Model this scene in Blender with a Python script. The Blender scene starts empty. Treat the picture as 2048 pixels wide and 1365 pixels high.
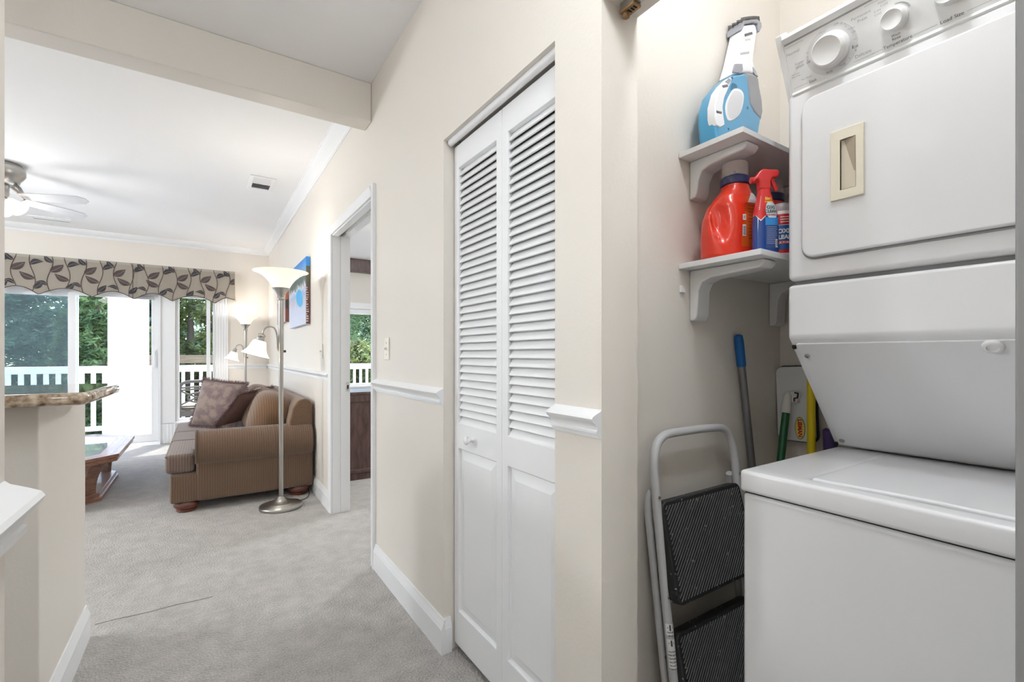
import bpy, bmesh, math, random
from mathutils import Vector, Matrix

random.seed(11)
SC = bpy.context.scene
COL = SC.collection
PI = math.pi

# ------------------------------------------------------------------ camera, light, exposure
cam = bpy.data.cameras.new('camera')
cam.sensor_width = 36.0
cam.lens = 932.0 / 2048 * 36
cam.shift_y = 27.5 / 2048
cam.clip_start = 0.02
cam.clip_end = 200
camo = bpy.data.objects.new('camera', cam)
camo.location = (0, 0, 1.18)
camo.rotation_euler = (PI / 2, 0, -math.radians(33.4))
COL.objects.link(camo)
SC.camera = camo

world = bpy.data.worlds.new('world')
SC.world = world
world.use_nodes = True
wn = world.node_tree.nodes
sky = wn.new('ShaderNodeTexSky')
sky.sky_type = 'NISHITA'
sky.sun_disc = False
sky.sun_elevation = math.radians(62)
sky.sun_rotation = math.radians(24)
world.node_tree.links.new(sky.outputs[0], wn['Background'].inputs[0])
wn['Background'].inputs[1].default_value = 0.9

def lamp(name, kind, loc, energy, color=(1, 1, 1), size=0.1, rot=(0, 0, 0), size_y=None):
    l = bpy.data.lights.new(name, kind)
    l.energy = energy
    l.color = color
    if kind == 'AREA':
        l.size = size
        if size_y:
            l.shape = 'RECTANGLE'
            l.size_y = size_y
    elif kind == 'SUN':
        l.angle = size
    else:
        l.shadow_soft_size = size
    o = bpy.data.objects.new(name, l)
    o.location = loc
    o.rotation_euler = rot
    COL.objects.link(o)
    return o

SUN_DIR = Vector((-0.40, -0.917, -1.88)).normalized()
sun = lamp('sun', 'SUN', (0, 0, 30), 5.0, (1, 0.96, 0.9), math.radians(0.6))
sun.rotation_euler = SUN_DIR.to_track_quat('-Z', 'Y').to_euler()

WARM = (1.0, 0.95, 0.88)
NEUT = (0.90, 0.955, 1.0)
# lights without fixtures: hall, bedroom, laundry bulb; added fill for entry, kitchen, living room
lamp('hall_light', 'POINT', (0.36, 0.30, 2.46), 3.0, NEUT, 0.10)
lamp('hall_downlight', 'AREA', (0.40, 0.30, 2.60), 4.0, NEUT, 0.22)
lamp('entry_fill_light', 'POINT', (0.30, -2.0, 2.50), 14, NEUT, 0.11)  # unseen fill behind the camera, added to lift the hall ambience
lamp('kitchen_fill_light', 'POINT', (-1.75, 0.95, 2.52), 15, NEUT, 0.13)  # unseen fill added to brighten the beam and the hall ceiling
lamp('living_fill_light', 'POINT', (-3.75, 4.30, 2.15), 100, NEUT, 0.18)  # invented source, added to light the right wall and the washer front
lamp('bedroom_light', 'POINT', (2.4, 4.2, 2.45), 55, NEUT, 0.15)  # unseen bedroom source, no fixture modelled
lamp('laundry_bulb', 'POINT', (0.965, 0.36, 2.36), 5.6, NEUT, 0.045)

SC.view_settings.view_transform = 'Standard'
SC.view_settings.look = 'None'
SC.view_settings.gamma = 1
SC.view_settings.use_curve_mapping = False
SC.view_settings.exposure = 0.9
SC.cycles.max_bounces = 10
SC.cycles.diffuse_bounces = 6
SC.cycles.transparent_max_bounces = 16
SC.cycles.sample_clamp_indirect = 6
SC.cycles.use_denoising = True

# ------------------------------------------------------------------ materials
def lin(c):
    c /= 255.0
    return c / 12.92 if c <= 0.04045 else ((c + 0.055) / 1.055) ** 2.4

def rgb(c):
    return (lin(c[0]), lin(c[1]), lin(c[2]), 1)

def mat(name, col, rough=0.5, metal=0.0, bump=0.0, bscale=200, var=0.0, vscale=6, spec=0.5, coat=0.0, trans=0.0, emit=0.0, ecol=None, alpha=1.0, aniso=None, sheen=0):
    m = bpy.data.materials.new(name)
    m.use_nodes = True
    nt = m.node_tree
    p = nt.nodes['Principled BSDF']
    p.inputs['Base Color'].default_value = rgb(col)
    p.inputs['Roughness'].default_value = rough
    p.inputs['Metallic'].default_value = metal
    p.inputs['Specular IOR Level'].default_value = spec
    p.inputs['Coat Weight'].default_value = coat
    p.inputs['Transmission Weight'].default_value = trans
    p.inputs['Alpha'].default_value = alpha
    p.inputs['Sheen Weight'].default_value = sheen
    if emit:
        p.inputs['Emission Color'].default_value = rgb(ecol or col)
        p.inputs['Emission Strength'].default_value = emit
    tc = nt.nodes.new('ShaderNodeTexCoord')
    src = tc.outputs['Object']
    if aniso:
        mp = nt.nodes.new('ShaderNodeMapping')
        mp.inputs['Scale'].default_value = aniso
        nt.links.new(src, mp.inputs[0])
        src = mp.outputs[0]
    if var or not bump:
        n = nt.nodes.new('ShaderNodeTexNoise')
        n.inputs['Scale'].default_value = vscale
        n.inputs['Detail'].default_value = 4
        nt.links.new(src, n.inputs['Vector'])
        mx = nt.nodes.new('ShaderNodeMix')
        mx.data_type = 'RGBA'
        v = var or 0.015
        mx.inputs[6].default_value = tuple(x * (1 - v) for x in rgb(col)[:3]) + (1,)
        mx.inputs[7].default_value = tuple(min(1, x * (1 + v)) for x in rgb(col)[:3]) + (1,)
        nt.links.new(n.outputs['Fac'], mx.inputs[0])
        nt.links.new(mx.outputs[2], p.inputs['Base Color'])
    if bump:
        n2 = nt.nodes.new('ShaderNodeTexNoise')
        n2.inputs['Scale'].default_value = bscale
        n2.inputs['Detail'].default_value = 3
        nt.links.new(src, n2.inputs['Vector'])
        b = nt.nodes.new('ShaderNodeBump')
        b.inputs['Strength'].default_value = bump
        b.inputs['Distance'].default_value = 0.01
        nt.links.new(n2.outputs['Fac'], b.inputs['Height'])
        nt.links.new(b.outputs['Normal'], p.inputs['Normal'])
    return m

def nodes_of(m):
    return m.node_tree.nodes, m.node_tree.links, m.node_tree.nodes['Principled BSDF']

M_WALL = mat('wall_paint', (227, 221, 213), 0.45, bump=0.06, bscale=90, var=0.012, vscale=2, spec=0.35)
M_CEIL = mat('ceiling_paint', (245, 245, 246), 0.8, bump=0.05, bscale=60, var=0.01, vscale=2)
M_TRIM = mat('trim_paint', (236, 237, 239), 0.35, var=0.01)
M_DOORP = mat('door_paint', (240, 241, 243), 0.42, var=0.012)
M_ENAMEL = mat('white_enamel', (226, 226, 228), 0.30, var=0.006, coat=0.3)
M_ENAMEL2 = mat('white_plastic', (230, 230, 230), 0.3, var=0.008)
M_CREAM = mat('cream_plastic', (230, 223, 205), 0.4, var=0.01)
M_SWITCH = mat('switch_plastic', (236, 232, 222), 0.4, var=0.01)
M_SHELF = mat('white_melamine', (226, 226, 227), 0.35, var=0.01)
M_CHROME = mat('chrome', (200, 200, 200), 0.12, 1.0)
M_NICKEL = mat('brushed_nickel', (176, 174, 170), 0.3, 1.0, bump=0.02, bscale=300)
M_STEELW = mat('white_tube_paint', (196, 196, 198), 0.35, var=0.03, vscale=20)
M_BLACKP = mat('black_rubber', (38, 38, 39), 0.55, bump=0.25, bscale=160, var=0.25, vscale=14)
M_DARK = mat('dark_gap', (22, 22, 22), 0.8)
M_GREYPRINT = mat('grey_print', (158, 158, 160), 0.5)
M_DKPRINT = mat('dark_print', (84, 84, 86), 0.5)
M_WHITE = mat('white_print', (236, 236, 236), 0.5)
M_REDP = mat('red_plastic', (205, 30, 34), 0.28, coat=0.3, var=0.02)
M_ORANGE = mat('orange_red_plastic', (222, 50, 24), 0.28, coat=0.4, var=0.03)
M_NAVY = mat('navy_plastic', (36, 42, 84), 0.35)
M_BLUE = mat('blue_vacuum_plastic', (66, 148, 190), 0.3, coat=0.2, var=0.02)
M_VACW = mat('vacuum_white_plastic', (232, 233, 236), 0.3)
M_VACG = mat('vacuum_grey_plastic', (148, 150, 158), 0.35)
M_SMOKE = mat('smoked_bowl_plastic', (128, 132, 142), 0.12, coat=0.6, alpha=0.85, var=0.05, vscale=8)
M_GRANITE = None

def m_glass(name, tint=(0.97, 0.985, 0.98), refl=0.5):
    m = bpy.data.materials.new(name)
    m.use_nodes = True
    n, l = m.node_tree.nodes, m.node_tree.links
    n.remove(n['Principled BSDF'])
    tr = n.new('ShaderNodeBsdfTransparent')
    tr.inputs[0].default_value = tint + (1,)
    gl = n.new('ShaderNodeBsdfGlossy')
    gl.inputs['Roughness'].default_value = 0.01
    fr = n.new('ShaderNodeFresnel')
    fr.inputs[0].default_value = 1.45
    mu = n.new('ShaderNodeMath')
    mu.operation = 'MULTIPLY'
    mu.inputs[1].default_value = refl
    l.new(fr.outputs[0], mu.inputs[0])
    mx = n.new('ShaderNodeMixShader')
    l.new(mu.outputs[0], mx.inputs[0])
    l.new(tr.outputs[0], mx.inputs[1])
    l.new(gl.outputs[0], mx.inputs[2])
    l.new(mx.outputs[0], n['Material Output'].inputs[0])
    return m
M_GLASS = m_glass('window_glass')

def m_screen():
    m = bpy.data.materials.new('insect_screen_mesh')
    m.use_nodes = True
    n, l = m.node_tree.nodes, m.node_tree.links
    p = n['Principled BSDF']
    p.inputs['Base Color'].default_value = rgb((112, 126, 133))
    p.inputs['Roughness'].default_value = 0.7
    tr = n.new('ShaderNodeBsdfTransparent')
    tr.inputs[0].default_value = (0.93, 0.97, 0.98, 1)
    no = n.new('ShaderNodeTexNoise')
    tc = n.new('ShaderNodeTexCoord')
    mp = n.new('ShaderNodeMapping')
    mp.inputs['Scale'].default_value = (2, 2, 60)
    l.new(tc.outputs['Object'], mp.inputs[0])
    l.new(mp.outputs[0], no.inputs['Vector'])
    no.inputs['Scale'].default_value = 3
    mr = n.new('ShaderNodeMapRange')
    mr.inputs[3].default_value = 0.24
    mr.inputs[4].default_value = 0.46
    l.new(no.outputs['Fac'], mr.inputs[0])
    mx = n.new('ShaderNodeMixShader')
    l.new(mr.outputs[0], mx.inputs[0])
    l.new(tr.outputs[0], mx.inputs[1])
    l.new(p.outputs[0], mx.inputs[2])
    l.new(mx.outputs[0], n['Material Output'].inputs[0])
    return m
M_SCREEN = m_screen()

def m_carpet():
    m = mat('grey_carpet', (184, 178, 170), 0.95, sheen=0.2, spec=0.1)
    n, l, p = nodes_of(m)
    tc = n.new('ShaderNodeTexCoord')
    v = n.new('ShaderNodeTexVoronoi')
    v.inputs['Scale'].default_value = 95
    no = n.new('ShaderNodeTexNoise')
    no.inputs['Scale'].default_value = 14
    no.inputs['Detail'].default_value = 6
    n3 = n.new('ShaderNodeTexNoise')
    n3.inputs['Scale'].default_value = 160
    n3.inputs['Detail'].default_value = 2
    for q in (v, no, n3):
        l.new(tc.outputs['Object'], q.inputs['Vector'])
    r = n.new('ShaderNodeValToRGB')
    e = r.color_ramp.elements
    e[0].position = 0.3; e[0].color = rgb((146, 143, 138))
    e[1].position = 0.72; e[1].color = rgb((196, 192, 187))
    ad = n.new('ShaderNodeMix')
    ad.inputs[0].default_value = 0.62
    l.new(no.outputs['Fac'], ad.inputs[2])
    l.new(n3.outputs['Fac'], ad.inputs[3])
    l.new(ad.outputs[0], r.inputs[0])
    l.new(r.outputs[0], p.inputs['Base Color'])
    b = n.new('ShaderNodeBump')
    b.inputs['Strength'].default_value = 0.75
    b.inputs['Distance'].default_value = 0.008
    l.new(v.outputs['Distance'], b.inputs['Height'])
    l.new(b.outputs[0], p.inputs['Normal'])
    return m
M_CARPET = m_carpet()

def m_granite():
    m = mat('brown_granite', (150, 128, 104), 0.06, coat=0.8)
    n, l, p = nodes_of(m)
    tc = n.new('ShaderNodeTexCoord')
    a = n.new('ShaderNodeTexNoise'); a.inputs['Scale'].default_value = 42; a.inputs['Detail'].default_value = 8
    r = n.new('ShaderNodeValToRGB')
    e = r.color_ramp.elements
    e[0].position = 0.33; e[0].color = rgb((88, 74, 64))
    e[1].position = 0.72; e[1].color = rgb((222, 206, 184))
    q = r.color_ramp.elements.new(0.46); q.color = rgb((150, 126, 102))
    q = r.color_ramp.elements.new(0.58); q.color = rgb((188, 168, 144))
    l.new(tc.outputs['Object'], a.inputs['Vector'])
    l.new(a.outputs['Fac'], r.inputs[0])
    l.new(r.outputs[0], p.inputs['Base Color'])
    return m
M_GRANITE = m_granite()

def m_rib(name, c1, c2, axis, period, bump=0.5, noise=0.38):
    """ribbed (corduroy-like) upholstery: bands across one object axis"""
    m = mat(name, c1, 0.9, sheen=0.3, spec=0.2)
    n, l, p = nodes_of(m)
    tc = n.new('ShaderNodeTexCoord')
    w = n.new('ShaderNodeTexWave')
    w.wave_type = 'BANDS'
    w.bands_direction = axis
    w.inputs['Scale'].default_value = 2 * PI / (20 * period)
    w.inputs['Distortion'].default_value = 1.1
    w.inputs['Detail'].default_value = 3
    w.inputs['Detail Scale'].default_value = 3
    no = n.new('ShaderNodeTexNoise'); no.inputs['Scale'].default_value = 120
    l.new(tc.outputs['Object'], w.inputs['Vector'])
    l.new(tc.outputs['Object'], no.inputs['Vector'])
    pw = n.new('ShaderNodeMath'); pw.operation = 'POWER'; pw.inputs[1].default_value = 0.45
    l.new(w.outputs['Fac'], pw.inputs[0])
    ad = n.new('ShaderNodeMix')
    ad.inputs[0].default_value = noise
    l.new(pw.outputs[0], ad.inputs[2])
    l.new(no.outputs['Fac'], ad.inputs[3])
    mx = n.new('ShaderNodeMix'); mx.data_type = 'RGBA'
    mx.inputs[6].default_value = rgb(c2)
    mx.inputs[7].default_value = rgb(c1)
    l.new(ad.outputs[0], mx.inputs[0])
    l.new(mx.outputs[2], p.inputs['Base Color'])
    b = n.new('ShaderNodeBump')
    b.inputs['Strength'].default_value = bump
    b.inputs['Distance'].default_value = 0.006
    l.new(ad.outputs[0], b.inputs['Height'])
    l.new(b.outputs[0], p.inputs['Normal'])
    return m

def m_wood(name, c1, c2, axis_scale=(1, 1, 14), rough=0.35, coat=0.15):
    m = mat(name, c1, rough, coat=coat)
    n, l, p = nodes_of(m)
    tc = n.new('ShaderNodeTexCoord')
    mp = n.new('ShaderNodeMapping'); mp.inputs['Scale'].default_value = axis_scale
    a = n.new('ShaderNodeTexNoise'); a.inputs['Scale'].default_value = 6; a.inputs['Detail'].default_value = 7; a.inputs['Distortion'].default_value = 0.6
    l.new(tc.outputs['Object'], mp.inputs[0])
    l.new(mp.outputs[0], a.inputs['Vector'])
    r = n.new('ShaderNodeValToRGB')
    e = r.color_ramp.elements
    e[0].position = 0.32; e[0].color = rgb(c2)
    e[1].position = 0.68; e[1].color = rgb(c1)
    l.new(a.outputs['Fac'], r.inputs[0])
    l.new(r.outputs[0], p.inputs['Base Color'])
    return m

# ------------------------------------------------------------------ mesh helpers
class MB:
    def __init__(self):
        self.v = []; self.f = []
    def add(self, vs, fs):
        n = len(self.v)
        self.v += [tuple(p) for p in vs]
        self.f += [tuple(i + n for i in f) for f in fs]
        return self
    def box(self, x0, x1, y0, y1, z0, z1):
        vs = [(x, y, z) for z in (z0, z1) for y in (y0, y1) for x in (x0, x1)]
        return self.add(vs, [(0, 2, 3, 1), (4, 5, 7, 6), (0, 1, 5, 4), (2, 6, 7, 3), (0, 4, 6, 2), (1, 3, 7, 5)])
    def prism(self, poly, axis, a0, a1):
        def P(p, a):
            return {'x': (a, p[0], p[1]), 'y': (p[0], a, p[1]), 'z': (p[0], p[1], a)}[axis]
        n = len(poly)
        vs = [P(p, a0) for p in poly] + [P(p, a1) for p in poly]
        fs = [tuple(range(n)), tuple(range(2 * n - 1, n - 1, -1))]
        fs += [(i, i + n, (i + 1) % n + n, (i + 1) % n) for i in range(n)]
        return self.add(vs, fs)
    def tube(self, pts, r, n=10, closed=False, flat=1.0):
        pts = [Vector(p) for p in pts]
        m = len(pts)
        rr = r if isinstance(r, (list, tuple)) else [r] * m
        T = []
        for i in range(m):
            a = pts[(i - 1) % m] if (closed or i) else pts[0]
            b = pts[(i + 1) % m] if (closed or i < m - 1) else pts[-1]
            T.append((b - a).normalized())
        up = Vector((0, 0, 1)) if abs(T[0].z) < 0.9 else Vector((0, 1, 0))
        N = (up - T[0] * up.dot(T[0])).normalized()
        vs = []
        for i in range(m):
            if i:
                N = (N - T[i] * N.dot(T[i])).normalized()
            B = T[i].cross(N)
            for k in range(n):
                a = 2 * PI * k / n
                vs.append(pts[i] + N * (rr[i] * math.cos(a)) + B * (rr[i] * flat * math.sin(a)))
        fs = []
        for i in range(m if closed else m - 1):
            j = (i + 1) % m
            for k in range(n):
                q = (k + 1) % n
                fs.append((i * n + k, i * n + q, j * n + q, j * n + k))
        if not closed:
            fs.append(tuple(range(n - 1, -1, -1)))
            fs.append(tuple(range((m - 1) * n, m * n)))
        return self.add(vs, fs)
    def lathe(self, prof, c=(0, 0, 0), n=32, M=None, cap=True):
        vs = []
        for r, z in prof:
            for k in range(n):
                a = 2 * PI * k / n
                p = Vector((r * math.cos(a), r * math.sin(a), z))
                if M:
                    p = M @ p
                vs.append(p + Vector(c))
        fs = []
        for i in range(len(prof) - 1):
            for k in range(n):
                q = (k + 1) % n
                fs.append((i * n + k, i * n + q, (i + 1) * n + q, (i + 1) * n + k))
        if cap:
            fs.append(tuple(range(n - 1, -1, -1)))
            fs.append(tuple(range((len(prof) - 1) * n, len(prof) * n)))
        return self.add(vs, fs)
    def grid(self, fn, nu, nv, cu=False):
        vs = [fn(i / (nu if cu else nu - 1), j / (nv - 1)) for j in range(nv) for i in range(nu)]
        fs = []
        for j in range(nv - 1):
            for i in range(nu if cu else nu - 1):
                q = (i + 1) % nu
                fs.append((j * nu + i, j * nu + q, (j + 1) * nu + q, (j + 1) * nu + i))
        return self.add(vs, fs)
    def xf(self, M, start=0):
        self.v[start:] = [tuple(M @ Vector(p)) for p in self.v[start:]]
        return self

W = {}

def wl(o):
    return W.get(o.name, Vector((0, 0, 0))) if o else Vector((0, 0, 0))

def obj(name, mb, m, parent=None, smooth=False, bevel=0.0, seg=2, sub=0, solid=0.0, off=None, angle=40):
    if off is None:
        if parent is None:
            xs, ys, zs = zip(*mb.v)
            off = Vector(((min(xs) + max(xs)) / 2, (min(ys) + max(ys)) / 2, min(zs)))
        else:
            xs, ys, zs = zip(*mb.v)
            off = Vector(((min(xs) + max(xs)) / 2, (min(ys) + max(ys)) / 2, (min(zs) + max(zs)) / 2))
    off = Vector(off)
    me = bpy.data.meshes.new(name)
    me.from_pydata([tuple(Vector(p) - off) for p in mb.v], [], mb.f)
    bm = bmesh.new()
    bm.from_mesh(me)
    bmesh.ops.recalc_face_normals(bm, faces=bm.faces)
    bm.to_mesh(me)
    bm.free()
    if m:
        me.materials.append(m)
    o = bpy.data.objects.new(name, me)
    COL.objects.link(o)
    if parent:
        o.parent = parent
        o.location = off - wl(parent)
    else:
        o.location = off
    W[o.name] = off
    if bevel:
        b = o.modifiers.new('bevel', 'BEVEL')
        b.width = bevel; b.segments = seg; b.harden_normals = True; b.limit_method = 'ANGLE'; b.angle_limit = math.radians(38)
    if solid:
        b = o.modifiers.new('solid', 'SOLIDIFY')
        b.thickness = solid; b.offset = 0
    if sub:
        b = o.modifiers.new('sub', 'SUBSURF')
        b.levels = sub; b.render_levels = sub
    if smooth or bevel or sub:
        for p in me.polygons:
            p.use_smooth = True
        if not sub:
            me.set_sharp_from_angle(angle=math.radians(angle))
    return o

def tag(o, label, cat, group=None, kind=None):
    if label: o['label'] = label
    if cat: o['category'] = cat
    if group: o['group'] = group
    if kind: o['kind'] = kind
    return o

def thing(name, label, cat, loc, group=None):
    o = bpy.data.objects.new(name, None)
    o.empty_display_size = 0.05
    COL.objects.link(o)
    o.location = loc
    W[o.name] = Vector(loc)
    return tag(o, label, cat, group)

def struct(name, mb=None, m=None, loc=None, parent=None, **k):
    if mb is None:
        o = bpy.data.objects.new(name, None)
        o.empty_display_size = 0.05
        COL.objects.link(o)
        o.location = loc
        W[o.name] = Vector(loc)
    else:
        o = obj(name, mb, m, parent, **k)
    if parent is None:
        o['kind'] = 'structure'
    return o

def clone(o, d, parent=None):
    """copy of one mesh object moved by d (world), under the same or a new parent"""
    c = o.copy()
    COL.objects.link(c)
    w = W[o.name] + Vector(d)
    c.parent = parent if parent else o.parent
    c.location = w - wl(c.parent)
    W[c.name] = w
    return c

def clone_tree(root, loc, scale=1.0, rz=0.0, children=None):
    r = root.copy(); COL.objects.link(r)
    r.location = loc; r.scale = (scale,) * 3; r.rotation_euler = (0, 0, rz)
    W[r.name] = Vector(loc)
    for ch in [x for x in COL.objects if x.parent == root]:
        c = ch.copy(); COL.objects.link(c); c.parent = r
        for g in [x for x in COL.objects if x.parent == ch]:
            d = g.copy(); COL.objects.link(d); d.parent = c
    return r

def rrect(w, h, r, n=5, cx=0, cy=0):
    pts = []
    for sx, sy, a0 in ((1, 1, 0), (-1, 1, 90), (-1, -1, 180), (1, -1, 270)):
        for k in range(n + 1):
            a = math.radians(a0 + 90 * k / n)
            pts.append((cx + sx * (w / 2 - r) + r * math.cos(a), cy + sy * (h / 2 - r) + r * math.sin(a)))
    return pts

def smoothpoly(pts, it=2, closed=True):
    """Chaikin corner cutting"""
    for _ in range(it):
        out = []
        n = len(pts)
        rng = range(n) if closed else range(n - 1)
        if not closed: out.append(pts[0])
        for i in rng:
            a, b = pts[i], pts[(i + 1) % n]
            out.append(tuple(a[k] * 0.75 + b[k] * 0.25 for k in range(len(a))))
            out.append(tuple(a[k] * 0.25 + b[k] * 0.75 for k in range(len(a))))
        if not closed: out.append(pts[-1])
        pts = out
    return pts

def frame(o, r, u):
    """4x4 from origin, right, up vectors"""
    r = Vector(r).normalized(); u = Vector(u).normalized(); n = r.cross(u)
    return Matrix(((r.x, u.x, n.x, o[0]), (r.y, u.y, n.y, o[1]), (r.z, u.z, n.z, o[2]), (0, 0, 0, 1)))

_txt = 0
def text(name, s, size, M, m, parent, bold=0.0, align='CENTER', depth=0.0, bend=None, xs=1.0):
    cu = bpy.data.curves.new('lettering', 'FONT')
    cu.body = s
    cu.size = size
    cu.align_x = align
    cu.align_y = 'CENTER'
    cu.offset = bold
    cu.resolution_u = 3
    o = bpy.data.objects.new('lettering', cu)
    COL.objects.link(o)
    dg = bpy.context.evaluated_depsgraph_get()
    dg.update()
    me = bpy.data.meshes.new_from_object(o.evaluated_get(dg))
    bpy.data.objects.remove(o)
    bpy.data.curves.remove(cu)
    mb = MB()
    vs = []
    for v in me.vertices:
        p = Vector((v.co.x * xs, v.co.y, 0.0))
        vs.append(bend(p) if bend else (M @ p))
    mb.add(vs, [tuple(p.vertices) for p in me.polygons])
    bpy.data.meshes.remove(me)
    if not mb.v:
        return None
    return obj(name, mb, m, parent)

def wall_cells(us, ws, solid, axis, a0, a1):
    """connected wall slab from a grid of cells; axis 'y': u=x, w=z, thickness a0..a1 along y; axis 'x': u=y"""
    mb = MB(); idx = {}
    def vid(i, j, s):
        if (i, j, s) not in idx:
            a = a1 if s else a0
            p = (us[i], a, ws[j]) if axis == 'y' else (a, us[i], ws[j])
            idx[(i, j, s)] = len(mb.v); mb.v.append(p)
        return idx[(i, j, s)]
    S = lambda i, j: 0 <= i < len(us) - 1 and 0 <= j < len(ws) - 1 and solid((us[i] + us[i + 1]) / 2, (ws[j] + ws[j + 1]) / 2)
    for i in range(len(us) - 1):
        for j in range(len(ws) - 1):
            if not S(i, j): continue
            for s in (0, 1):
                mb.f.append((vid(i, j, s), vid(i + 1, j, s), vid(i + 1, j + 1, s), vid(i, j + 1, s)))
            for (di, dj, e) in ((-1, 0, ((i, j), (i, j + 1))), (1, 0, ((i + 1, j), (i + 1, j + 1))), (0, -1, ((i, j), (i + 1, j))), (0, 1, ((i, j + 1), (i + 1, j + 1)))):
                if not S(i + di, j + dj):
                    mb.f.append((vid(*e[0], 0), vid(*e[1], 0), vid(*e[1], 1), vid(*e[0], 1)))
    return mb

# ================================================================== THE SETTING
X0 = 0.79; X1 = 0.914; YF = 7.75; HC = 2.72
struct('floor', MB().box(-4.3, 4.3, -3.1, 7.87, -0.1, 0), M_CARPET)
obj('carpet_seam', MB().tube([(-0.40 + 0.048 * k, 2.700 + 0.004 * math.sin(k * 1.3), 0.0003) for k in range(10)], 0.0026, 6, flat=0.25), mat('carpet_seam_shade', (160, 157, 152), 0.95), bpy.data.objects['floor'], smooth=True)
struct('ceiling', MB().box(-4.3, 4.3, -3.1, 7.87, HC, HC + 0.12), M_CEIL)

# right-hand hall and living-room wall with the laundry opening, the louvred closet and the bedroom door
poly = [(-3, 0), (0.05, 0), (0.05, 2.033), (0.81, 2.033), (0.81, 0), (0.987, 0), (0.987, 2.03), (1.691, 2.03), (1.691, 0),
        (2.60, 0), (2.60, 2.085), (3.64, 2.085), (3.64, 0), (YF, 0), (YF, HC), (-3, HC)]
struct('wall_right', MB().prism(poly, 'x', X0, X1), M_WALL)
# closet shells behind it
struct('wall_laundry_side', MB().box(X1, 1.9, 0.91, 0.985, 0, HC), M_WALL)
struct('wall_laundry_back', MB().box(1.81, 1.9, -0.2, 0.91, 0, HC), M_WALL)
struct('wall_laundry_near', MB().box(X1, 1.9, -0.28, -0.2, 0, HC), M_WALL)
struct('wall_closet_back', MB().box(1.5, 1.56, 0.985, 1.76, 0, HC), M_WALL)
struct('wall_closet_side', MB().box(X1, 4.2, 1.76, 1.84, 0, HC), M_WALL)
# left of the hall, the kitchen and the living room
struct('wall_left', MB().box(-0.295, -0.175, -3, 0.70, 0, HC), M_WALL)
struct('wall_back', MB().box(-4.3, 4.3, -3.1, -3, 0, HC), M_WALL)
struct('wall_living_left', MB().box(-4.3, -4.2, -3, YF, 0, HC), M_WALL)
struct('wall_bedroom_right', MB().box(4.2, 4.3, 1.84, YF, 0, HC), M_WALL)
struct('ceiling_beam', MB().box(-4.2, X0, 2.645, 2.775, 2.50, HC), M_WALL, bevel=0.006, seg=2)
# peninsula pony wall under the bar
struct('wall_peninsula', MB().box(-2.6, -0.415, 1.95, 2.60, 0, 1.028), M_WALL, bevel=0.006)

# far wall with the sliding-door, window and bedroom-window openings
us = [-4.3, -3.3, -0.488, -0.325, 0.115, 1.55, 2.75, 4.3]
ws = [0, 0.27, 0.67, 1.93, 2.03, HC]
def solid(u, w):
    if -3.3 < u < -0.488 and w < 2.03: return False
    if -0.325 < u < 0.115 and 0.27 < w < 2.03: return False
    if 1.55 < u < 2.75 and 0.67 < w < 1.93: return False
    return True
struct('wall_far', wall_cells(us, ws, solid, 'y', YF, YF + 0.12), M_WALL)

# ---- mouldings (profiles run height against projection)
CR = [(1.048, 0), (1.044, 0.004), (1.038, 0.018), (1.033, 0.028), (1.028, 0.031), (1.022, 0.0285), (1.015, 0.021), (1.006, 0.0150), (1.000, 0.0138),
      (0.9985, 0.0170), (0.992, 0.0170), (0.9915, 0.0120), (0.987, 0.0120), (0.9865, 0.0065), (0.980, 0.0065), (0.9795, 0)]
BB = [(0, 0), (0, 0.016), (0.098, 0.016), (0.104, 0.013), (0.110, 0.0125), (0.118, 0.008), (0.128, 0.006), (0.135, 0.0045), (0.135, 0)]
CW = [(HC, 0), (HC, 0.085), (HC - 0.008, 0.085), (HC - 0.010, 0.078), (HC - 0.022, 0.072), (HC - 0.038, 0.052), (HC - 0.052, 0.030), (HC - 0.060, 0.016),
      (HC - 0.072, 0.013), (HC - 0.074, 0.008), (HC - 0.080, 0.007), (HC - 0.080, 0)]
tn = [0]
def mould(name, prof, plane, pos, a0, a1, sgn, **k):
    """plane 'x': wall at x=pos, runs along y; plane 'y': wall at y=pos, runs along x"""
    if plane == 'x':
        mb = MB().prism([(pos + sgn * d, z) for z, d in prof], 'y', a0, a1)
    else:
        mb = MB().prism([(pos + sgn * d, z) for z, d in prof], 'x', a0, a1)
    return struct(name, mb, M_TRIM, smooth=True, angle=25, **k)
def trim(*a):
    tn[0] += 1
    return mould('trim_%d' % tn[0], *a)
trim(CR, 'x', X0, 0.81, 0.987, -1)
trim(CR, 'x', X0, 1.691, 2.563, -1)
trim(CR, 'x', X0, 3.679, YF, -1)
trim(CR, 'y', YF, 0.276, X0 - 0.026, -1)
trim(CR, 'x', -0.175, -3, 0.70, 1)
trim(CW, 'x', X0, 2.775, YF, -1)
trim(CW, 'y', YF, -4.2, X0 - 0.02, -1)
mould('baseboard_right', BB, 'x', X0, 1.675, 2.563, -1)
mould('baseboard_right', BB, 'y', 1.691, X0 + 0.0002, X0 + 0.030, -1)
mould('baseboard_right', BB, 'x', X0, 3.679, YF, -1)
mould('baseboard_right', BB, 'x', X0, 0.81, 0.987, -1)
mould('baseboard_far', BB, 'y', YF, 0.276, X0 - 0.016, -1)
mould('baseboard_left', BB, 'x', -0.175, -3, 0.70, 1)
mould('baseboard_peninsula', BB, 'x', -0.415, 1.95, 2.60, 1)

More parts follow.
